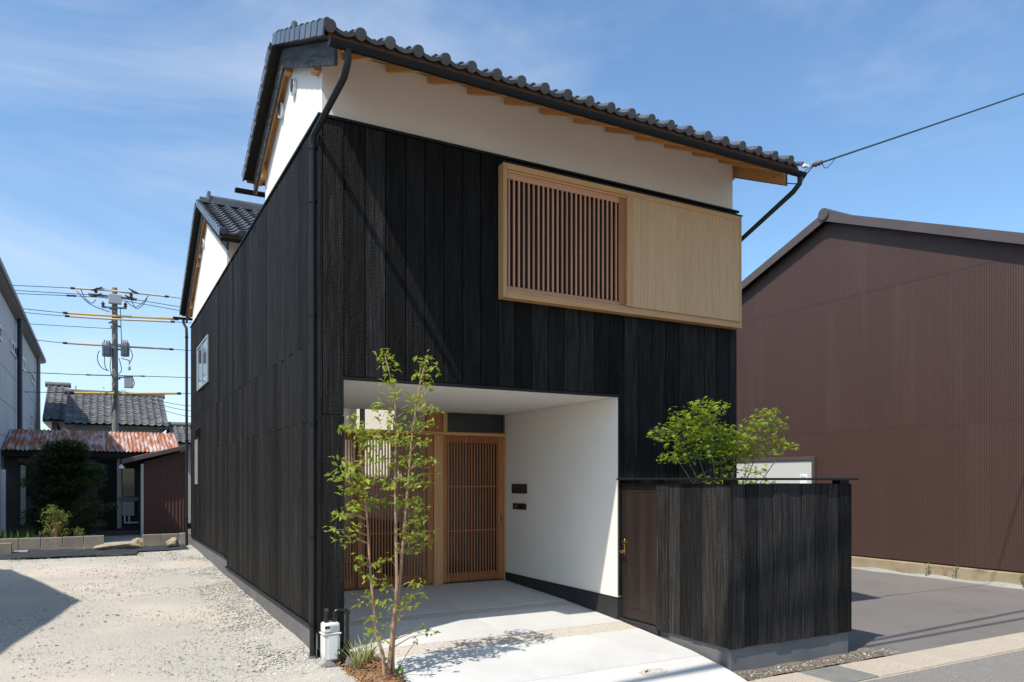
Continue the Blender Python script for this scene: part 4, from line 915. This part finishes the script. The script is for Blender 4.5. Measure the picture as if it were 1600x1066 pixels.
MB().tube([(a.x-.03, YL-.03, -.05), (a.x-.03, YL-.03, a.z-.05)], .045, 10).build('post', 'alu', lt, smooth=True)
lp = at(190, 729, 'Y', YL-.2); MB().rev([(.02, .10), (.06, .05), (.075, 0)], (lp.x, lp.y, lp.z-.05), 14).build('porch_lamp', 'white_frame', lt, smooth=True)

# tiled houses behind
def far_roof(t, u0, u1, vE, vR, yE, yR, mat='old_kawara'):
    a = at(u0, vE, 'Y', yE); b = at(u1, vE, 'Y', yE); r = at((u0+u1)/2, vR, 'Y', yR)
    m = (r.z-a.z)/(yR-yE); ang = math.atan(m); nc = int((b.x-a.x)/TW); run = math.hypot(yR-yE, r.z-a.z); nr = int(run/ROWP)
    ms = [Matrix.Translation((a.x+c*TW, yE+q*ROWP*math.cos(ang), a.z+q*ROWP*math.sin(ang)+random.uniform(-.008, .008))) @ Matrix.Rotation(ang, 4, 'X') for c in range(nc) for q in range(nr)]
    join_tiles('roof_tiles', ms, TILE['plain'], mat, t)
    MB().prism([(yE, a.z-.06), (yR, r.z-.06), (yR+3, a.z-.06)], 'x', a.x, a.x+nc*TW).build('roof', 'grey_trim', t)
    MB().tube([(a.x-.1, yR, r.z+.05), (a.x+nc*TW+.1, yR, r.z+.05)], .13, 10).build('ridge', mat, t, smooth=True)
    MB().box(a.x+.3, a.x+nc*TW-.3, yE+.55, yR+2.4, -.3, a.z-.02).build('wall', 'pale_wall', t)
    return a, b, r
h1 = thing('tiled_house', 'house with a long weathered grey tiled roof behind the utility pole', 'house', (-1.5, 30, 0)); far_roof(h1, 100, 268, 662, 618, 27, 30.5)
h2 = thing('tiled_house', 'house with a steeper pale tiled roof beside the end of the grey building', 'house', (-3.6, 32, 0)); far_roof(h2, 66, 103, 656, 603, 28.6, 32.4)
h3 = thing('tiled_house', 'far house with a plain dark tiled roof seen past the brown lean to', 'house', (3, 36, 0)); far_roof(h3, 268, 420, 692, 668, 26.0, 28.2)
p = at(119, 640, 'Y', 31); MB().tube([(p.x, 30.5, 4.0), (p.x, 30.5, at(119, 603, 'Y', 30.5).z)], .02, 6).build('antenna', 'grey_steel', h1)

# ------------------------------------------------------------------ utility pole and lines
YP_ = 23.5
def K(u, v, dy=0): return at(u, v, 'Y', YP_+dy)
pole = thing('utility_pole', 'concrete utility pole carrying two transformers and a tangle of lines', 'utility pole', K(182, 900))
pb = K(181, 800); pt = K(179, 450); MB().tube([(pb.x, YP_, -.3), (pt.x, YP_, pt.z)], [.125, .09], 14).build('shaft', 'pole_concrete', pole, smooth=True)
def pbar(name, u0, v0, u1, v1, w=.08, mat='grey_steel', dy=-.16): return MB().bar(K(u0, v0, dy), K(u1, v1, dy), w, w).build(name, mat, pole)
pbar('crossarm', 138, 460, 214, 468); pbar('crossarm', 150, 451, 205, 458, .06); pbar('crossarm', 159, 480, 198, 482, .06)
def insul(u, v, s=1): 
    c = K(u, v, -.16); MB().rev([(.03*s, 0), (.07*s, .04*s), (.035*s, .08*s), (.07*s, .12*s), (.035*s, .16*s), (.02*s, .2*s)], (c.x, c.y, c.z), 10).build('insulator', 'porcelain_brown', pole, smooth=True)
for u, v in ((161, 480), (196, 481), (150, 458), (205, 466)): insul(u, v)
for u, v, sx in ((152, 452, -1), (151, 462, -1), (209, 456, 1), (203, 466, 1)):
    c = K(u, v, -.18); q = .17; MB().prism([(c.x - sx*-q*.2, c.z-.06), (c.x + sx*q*1.2, c.z-.06), (c.x - sx*q*1.1 if False else c.x + (-sx)*q*1.0, c.z+.10)], 'y', c.y-.08, c.y+.08).build('line_shield', 'cable', pole)
shd = K(179, 468, -.2); MB().box(shd.x-.2, shd.x+.22, shd.y-.18, shd.y+.0, shd.z-.18, shd.z+.16).build('switch_box', 'grey_box', pole, bevel=.02)
for u, rr, m_ in ((167, .155, 'grey_steel'), (195.5, .145, 'grey_steel')):
    a, b = K(u, 557, -.05), K(u, 536, -.05); t_ = MB().rev([(rr*.95, 0), (rr, .03), (rr, b.z-a.z-.04), (rr*.9, b.z-a.z)], (a.x, a.y, a.z), 18).build('transformer', m_, pole, smooth=True)
    for k in (-1, 0, 1): MB().rev([(.02, 0), (.035, .02), (.02, .05), (.03, .07), (.012, .10)], (a.x+k*rr*.5, a.y, b.z), 8).build('bushing', 'porcelain_brown', t_, smooth=True)
    for k in range(7): t = -1.2-.3*k+.9; MB().box(a.x+rr*.98*math.cos(-1.57+(k-3)*.36)-.01, a.x+rr*.98*math.cos(-1.57+(k-3)*.36)+.01, a.y+rr*1.1*math.sin(-1.57+(k-3)*.36)-.03, a.y+rr*.95*math.sin(-1.57+(k-3)*.36), a.z+.05, b.z-.10).build('cooling_fin', m_, t_)
    MB().bar((a.x, a.y, (a.z+b.z)/2), (pb.x, YP_, (a.z+b.z)/2), .06, .06).build('hanger', 'grey_steel', pole)
a, b = K(194, 606, -.1), K(208, 588, -.1); cb = MB().box(a.x, b.x, a.y-.1, a.y+.1, a.z, b.z).build('cabinet', 'grey_box', pole, bevel=.01); MB().bar(K(182, 590, -.05), K(196, 590, -.05), .05, .05).build('hanger', 'grey_steel', pole)
MB().tube(smooth_pts([K(190, 560, -.1), K(197, 562, -.2), K(202, 564, -.2), K(202, 570, -.2)]), .02, 6).build('lamp_arm', 'grey_steel', pole); q = K(202, 572, -.2); MB().rev([(.03, 0), (.05, -.05), (.05, -.14), (.02, -.16)][::-1], tuple(q), 10).build('small_lamp', 'grey_box', pole)
for pts in ([(126, 452), (133, 466), (143, 474), (150, 468)], [(205, 468), (212, 482), (222, 478), (230, 466)], [(196, 470), (210, 480), (222, 474), (232, 462)], [(155, 548), (152, 560), (158, 574), (170, 580)], [(163, 557), (164, 572), (168, 579)], [(203, 545), (207, 555), (204, 566)], [(208, 592), (210, 600), (206, 607)], [(120, 455), (140, 475), (172, 488)], [(188, 482), (189, 510), (190, 536)], [(174, 556), (172, 575), (176, 590)], [(184, 586), (190, 578), (186, 560)]):
    MB().tube(smooth_pts([K(u, v, -.2) for u, v in pts], 4), .014, 5).build('jumper_lead', 'cable', pole)
for k in range(16):
    v = random.uniform(470, 640); s = random.choice((-1, 1)); MB().bar(K(180.5+s*3, v, -.14), K(180.5+s*random.uniform(7, 11), v+random.uniform(-3, 3), -.14), .035, .05).build('bracket', 'grey_steel', pole)
for k in range(14):
    u = random.uniform(158, 206); v = 609 + random.uniform(-4, 7); MB().tube([K(u, v, -.2), K(u+random.uniform(-12, 12), v+random.uniform(-2, 9), -.25)], .012, 5).build('drop_wire', 'cable_grey', pole)
MB().tube([K(180, 640, -.25), K(180, 606, -.25)], .03, 6).build('riser', 'cable', pole)
def line(label, pts, r, mat, cover=None, cm='line_cover', cr=.04, dy=-.2):
    q = smooth_pts([K(u, v, dy) for u, v in pts], 6)
    t = MB().tube(q, r, 6).build('power_line', mat, None, smooth=True); tag(t, label, 'cable', 'lines on the utility pole')
    if cover:
        c0, c1 = cover; qq = [p for p in smooth_pts([K(u, v, dy) for u, v in pts], 40)]
        qq = [p for p in qq if K(c0, 500, dy).x <= p.x <= K(c1, 500, dy).x]
        MB().tube(qq, cr, 8).build('line_cover', cm, t, smooth=True)
        for e in (qq[0], qq[-1]): MB().tube([e-Vector((.07, 0, 0)), e+Vector((.07, 0, 0))], cr+.006, 8).build('cover_end', 'cable', t)
line('topmost black line at the head of the utility pole, in a pale yellow cover', [(-60, 441), (0, 445), (105, 450), (180, 455), (265, 464), (360, 478)], .011, 'cable', (112, 262), 'line_cover_pale', .034)
line('second black line from the pole head, dipping past the right shield', [(-60, 449), (5, 453), (110, 459), (180, 464), (290, 481), (360, 492)], .011, 'cable', dy=-.35)
line('third black line from the pole head, with a short dark splice', [(-60, 454), (5, 458), (125, 463), (180, 468), (290, 487), (360, 499)], .011, 'cable', (106, 118), 'cable', .028, dy=-.1)
line('line in the thick orange cover below the crossarms of the pole', [(-60, 475), (20, 481), (100, 489), (180, 494), (278, 499), (360, 506)], .012, 'cable_grey', (101, 276), 'line_cover', .038)
line('line in the pale cover directly under the thick orange one', [(-60, 481), (20, 487), (103, 494), (180, 499), (272, 503), (360, 509)], .012, 'cable_grey', (104, 271), 'line_cover_pale', .035, dy=-.3)
line('thin bare messenger wire ending at the pole above the transformers', [(-60, 500), (40, 506), (110, 510), (178, 514)], .010, 'cable_grey')
line('line in the pinkish cover passing behind the two transformers', [(-60, 525), (48, 531), (100, 536), (180, 541), (270, 546), (360, 552)], .012, 'cable_grey', (101, 269), 'line_cover_pink', .034, dy=.2)
line('thin telephone line with clips at the height of the grey cabinet', [(-60, 579), (65, 583), (140, 586), (225, 588), (290, 590), (360, 593)], .013, 'cable_grey', (138, 224), 'cable_grey', .02)
line('lowest line in a bright yellow cover just above the tiled roof', [(-60, 610), (60, 613), (180, 615), (282, 615), (360, 616)], .011, 'cable', (112, 280), 'line_cover', .042)
for k, v in enumerate((634, 641, 650)): line(['slack thin line over the long tiled roof, upper of three', 'slack thin line over the long tiled roof, middle of three', 'slack thin line over the long tiled roof, lowest of three'][k], [(184, 612+k), (230, 622+k*5), (290, v), (360, v+2)], .010, 'cable_grey', dy=-.15-.05*k)

# ------------------------------------------------------------------ low block wall, weed sheet, stones, shrubs
YB = 11.75
bw = thing('block_wall', 'low wall of pale concrete blocks along the end of the gravel lot', 'block wall', (-3, YB, 0))
ztop = at(80, 840, 'Y', YB).z
xe = at(163, 840, 'Y', YB).x; k = 0; x = xe
while x > -6.5:
    piece('concrete_block', 'block', bw, x-.395, x-.005, YB, YB+.12, -.15, ztop+random.uniform(-.006, .006), .006); x -= .40
bw2 = thing('block_wall', 'short piece of concrete block wall in front of the brown lean to', 'block wall', (-.5, YB, 0))
xa_, xb_ = at(223, 840, 'Y', YB).x, at(280, 840, 'Y', YB).x; zt2 = at(250, 835, 'Y', YB).z
for k in range(2): piece('concrete_block', 'block', bw2, xa_+(xb_-xa_)*k/2+.004, xa_+(xb_-xa_)*(k+1)/2-.004, YB, YB+.12, -.15, zt2, .006)
piece('concrete_block', 'footing_grey', bw2, xb_+.01, xb_+.28, YB, YB+.12, -.15, zt2+.01, .006)
a, b = at(-6, 849, 'Y', YB-.5), at(19, 862, 'Y', YB-.5); o = piece('loose_block', 'block', None, a.x, b.x, YB-.62, YB-.5, gz(11.2)-.01, a.z, .006); tag(o, 'loose concrete block lying on edge before the long block wall', 'block')
o = piece('paving_slab', 'footing_grey', None, at(21, 860, 'Y', YB-.35).x, at(44, 860, 'Y', YB-.35).x, YB-.5, YB-.22, gz(11.3)+.02, gz(11.3)+.05, .006); tag(o, 'flat grey slab lying on the black weed sheet', 'slab')
mb = MB(); nx, ny = 110, 14
for i in range(nx):
    x = -7 + 6.85*i/(nx-1)
    for j in range(ny):
        f = j/(ny-1); y = 10.15 + .12*math.sin(x*1.1) + (YB-.02-10.15)*f + (.5 if x > -1.2 else 0)*(1-f) - .18*(x+3.5)*(1-f)*.0
        mb.v.append((x, y, gz(y) + .022 + .012*math.sin(7*x+5*y)*math.sin(3*x-9*y) + RNG.uniform(0, .008) + (.03 if 0 < j < ny-1 and RNG.random() < .02 else 0)))
for i in range(nx-1):
    for j in range(ny-1): mb.f.append((i*ny+j, (i+1)*ny+j, (i+1)*ny+j+1, i*ny+j+1))
o = mb.build('weed_sheet', 'weed_sheet', None, smooth=True); tag(o, 'wrinkled black weed control sheet along the block wall', 'ground sheet')
a, b = at(144, 852, 'Y', YB-.55), at(226, 852, 'Y', YB-.55); boulder('long_stone', 'long rough tan stone lying before the gap in the block wall', ((a.x+b.x)/2, YB-.5, gz(11.2)+.08), ((b.x-a.x)/2*1.05, .14, .10), seed=11)
a = at(270, 848, 'Y', YB-.5); boulder('rough_stone', 'small rough tan boulder near the far downpipe', (a.x, YB-.45, gz(11.2)+.10), (.17, .15, .15), seed=12)
a = at(216, 838, 'Y', YB+.4); boulder('rough_stone', 'low tan stone behind the gap in the block wall', (a.x, YB+.4, gz(12)+.06), (.18, .15, .12), seed=13)
def bush(name, label, u0, u1, v0, v1, y, mat, n, leaf, shape, seed, bark='bark_dark', taper=.5, ncl=90, r=.17):
    a, b = at(u0, v0, 'Y', y), at(u1, v1, 'Y', y); cx = (a.x+b.x)/2; hw = (b.x-a.x)/2; z0 = gz(y); z1 = a.z
    t = thing(name, label, 'tree' if 'tree' in name else 'shrub', (cx, y, z0)); rg = np.random.default_rng(seed); cs = []; rd = []
    zb = max(b.z, z0)
    for k in range(ncl):
        f = rg.random()**.8; z = zb + .05 + (z1-zb-.1)*f; w = hw*(1-taper*f**1.5)*(.75+.25*math.sin(k*2.4))*math.sin(min(1, .35+f*2)*1.57); q = rg.uniform(0, 6.283); rr = w*rg.random()**.4
        cs.append((cx+rr*math.cos(q), y+rr*.8*math.sin(q), z)); rd.append(r*rg.uniform(.6, 1.2))
    mb = MB(); mb.tube([(cx, y, z0-.05), (cx+.02, y, (z0+z1)/2), (cx, y, z1-.15)], [.05*hw, .03*hw, .008], 7)
    mb.build('trunk', bark, t, smooth=True); mb = MB()
    for c in cs: mb.tube([(cx, y, max(z0, c[2]-.25*(1+rg.random()))), c], [.008, .002], 4)
    mb.build('branches', bark, t); leaf_cloud('crown', mat, t, cs, rd, n, leaf, shape, seed, droop=.1); return t
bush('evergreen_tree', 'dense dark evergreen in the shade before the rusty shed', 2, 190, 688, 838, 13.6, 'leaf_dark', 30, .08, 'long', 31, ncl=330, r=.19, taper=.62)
bush('pale_shrub', 'sunlit pale green shrub behind the long block wall', 50, 122, 790, 840, 12.35, 'leaf_shrub', 22, .05, 'long', 32, ncl=60, r=.10, taper=.6, bark='bark')
bush('low_shrub', 'low pale shrub at the gap end of the block wall', 112, 136, 822, 842, 12.3, 'leaf_shrub', 16, .045, 'long', 33, ncl=14, r=.08, bark='bark')
mb = MB(); rg = np.random.default_rng(40)
for k in range(900):
    if k < 600: x, y, h = rg.uniform(-5.5, -3.2), rg.uniform(11.95, 13.2), rg.uniform(.12, .45)
    else: x, y, h = rg.uniform(-3.4, -.6), 10.05 + .12*math.sin(1.1*0) + rg.normal(0, .10), rg.uniform(.02, .06)
    if k >= 600 and math.sin(x*3.1) < .2: continue
    a = rg.uniform(0, 6.28); l = h*rg.uniform(.1, .5); z = gz(y); w = .008+.012*(k < 600)
    p0 = Vector((x, y, z)); p1 = p0 + Vector((math.cos(a)*l, math.sin(a)*l, h)); sd = Vector((-math.sin(a), math.cos(a), 0))*w
    mb.add([p0-sd, p0+sd, (p0+p1)/2+sd*.8+Vector((0, 0, h*.12)), p1, (p0+p1)/2-sd*.8+Vector((0, 0, h*.12))], [(0, 1, 2, 4), (4, 2, 3)])
o = mb.build('grass', 'grass', None, kind='stuff'); tag(o, 'tufts of green grass around the block wall and weed sheet', 'grass')

# ------------------------------------------------------------------ service drop and street lines overhead
A = at(1272, 258, 'Y', -.88); B = Vector((19, -2.75, 10.95)); mid = (at(1440, 203, 'Y', -1.12))
def catmid(a, b, s, k=14): return [a.lerp(b, i/k) + Vector((0, 0, -s*4*(i/k)*(1-i/k))) for i in range(k+1)]
Bp = at(1600, 142, 'Y', -1.377); D = (Bp-A); E2 = A + D*(13.1/D.x)
sd_ = thing('service_cable', 'thin dark service cable running from the right eave up to the street', 'cable', A)
MB().tube(catmid(A, E2, .05, 20), .011, 8).build('cable_run', 'green_cable', sd_, smooth=True)
dn = D.normalized(); ins = MB().tube([A-dn*.02, A+dn*.03, A+dn*.05, A+dn*.08, A+dn*.10, A+dn*.13], [.02, .032, .018, .032, .018, .028], 10).build('insulator', 'porcelain_brown', sd_, smooth=True)
tie = Vector((5.63, EF1-.02, 5.19))
MB().tube(smooth_pts([A, A.lerp(tie, .5)+Vector((0, 0, -.03)), tie+Vector((.02, 0, -.05)), (5.55, -.72, 5.18), (5.50, -.60, 5.28)], 5), .007, 6).build('tail', 'cable', sd_, smooth=True)
MB().tube(smooth_pts([A-dn*.02, A.lerp(tie, .6)+Vector((0, 0, .02)), tie], 5), .006, 6).build('tail', 'green_cable', sd_, smooth=True)
MB().tube(smooth_pts([A+dn*.13, A+dn*.20+Vector((0, 0, -.09)), A+dn*.33+Vector((0, 0, -.04)), A+dn*.36], 5), .005, 6).build('tail_loop', 'cable', sd_, smooth=True)
MB().box(5.66, 5.73, EF1-.10, EF1-.04, 5.325, 5.355).build('tag', 'white_plate', sd_)
for px_, py_, lab in ((19.0, -2.75, 'concrete street pole past the warehouse holding the service cable'), (-21.0, -4.7, 'concrete street pole far down the street')):
    t = thing('street_pole', lab, 'utility pole', (px_, py_, -.4)); MB().tube([(px_, py_, -.6), (px_, py_, 11.4)], [.17, .12], 14).build('shaft', 'pole_concrete', t, smooth=True)
    MB().bar((px_-.0, py_-.5, 8.0), (px_, py_+.6, 8.0), .09, .09).build('crossarm', 'grey_steel', t); MB().bar((px_, py_-.5, 11.0), (px_, py_+.5, 11.0), .09, .09).build('crossarm', 'grey_steel', t)
for k, (ya_, yb_) in enumerate(((-4.27, -3.24), (-4.95, -2.40))):
    t = MB().tube(smooth_pts([(-21, ya_, 8.05), (-10, ya_+(yb_-ya_)*.275, 7.72), (0, ya_+(yb_-ya_)*.525, 7.62), (9, ya_+(yb_-ya_)*.75, 7.72), (19, yb_, 8.05)], 5), .036, 6).build('street_line', 'cable', None, smooth=True); tag(t, ['outer black line strung along the street', 'inner black line strung along the street'][k], 'cable')

# neighbouring house beside the lot (outside the frame; its gable shades the gravel)
nh = thing('neighbour_house', 'two storey house with a plain gable beside the gravel lot', 'house', (-10, 2.9, -.2))
ay, az, mm, hs, gx = 2.9, 6.5, .40, 4.6, -6.15
MB().prism([(ay-hs+.4, -.3), (ay+hs-.4, -.3), (ay+hs-.4, az-mm*(hs-.4)-.1), (ay, az-.1), (ay-hs+.4, az-mm*(hs-.4)-.1)], 'x', -14, gx-.35).build('wall', 'pale_wall', nh)
MB().prism([(ay-hs, az-mm*hs-.08), (ay, az-.08), (ay+hs, az-mm*hs-.08), (ay+hs, az-mm*hs), (ay, az), (ay-hs, az-mm*hs)], 'x', -14.3, gx).build('roof', 'old_kawara', nh)
for y, z in ((1.2, 3.6), (4.4, 3.6), (1.2, .9)):
    w = MB().box(gx-.35, gx-.335, y-.6, y+.6, z, z+1.1).build('window', 'glass_sky', nh); piece('frame', 'alu', w, gx-.349, gx-.32, y-.66, y-.601, z-.05, z+1.15, .004); piece('frame', 'alu', w, gx-.349, gx-.32, y+.601, y+.66, z-.05, z+1.15, .004)
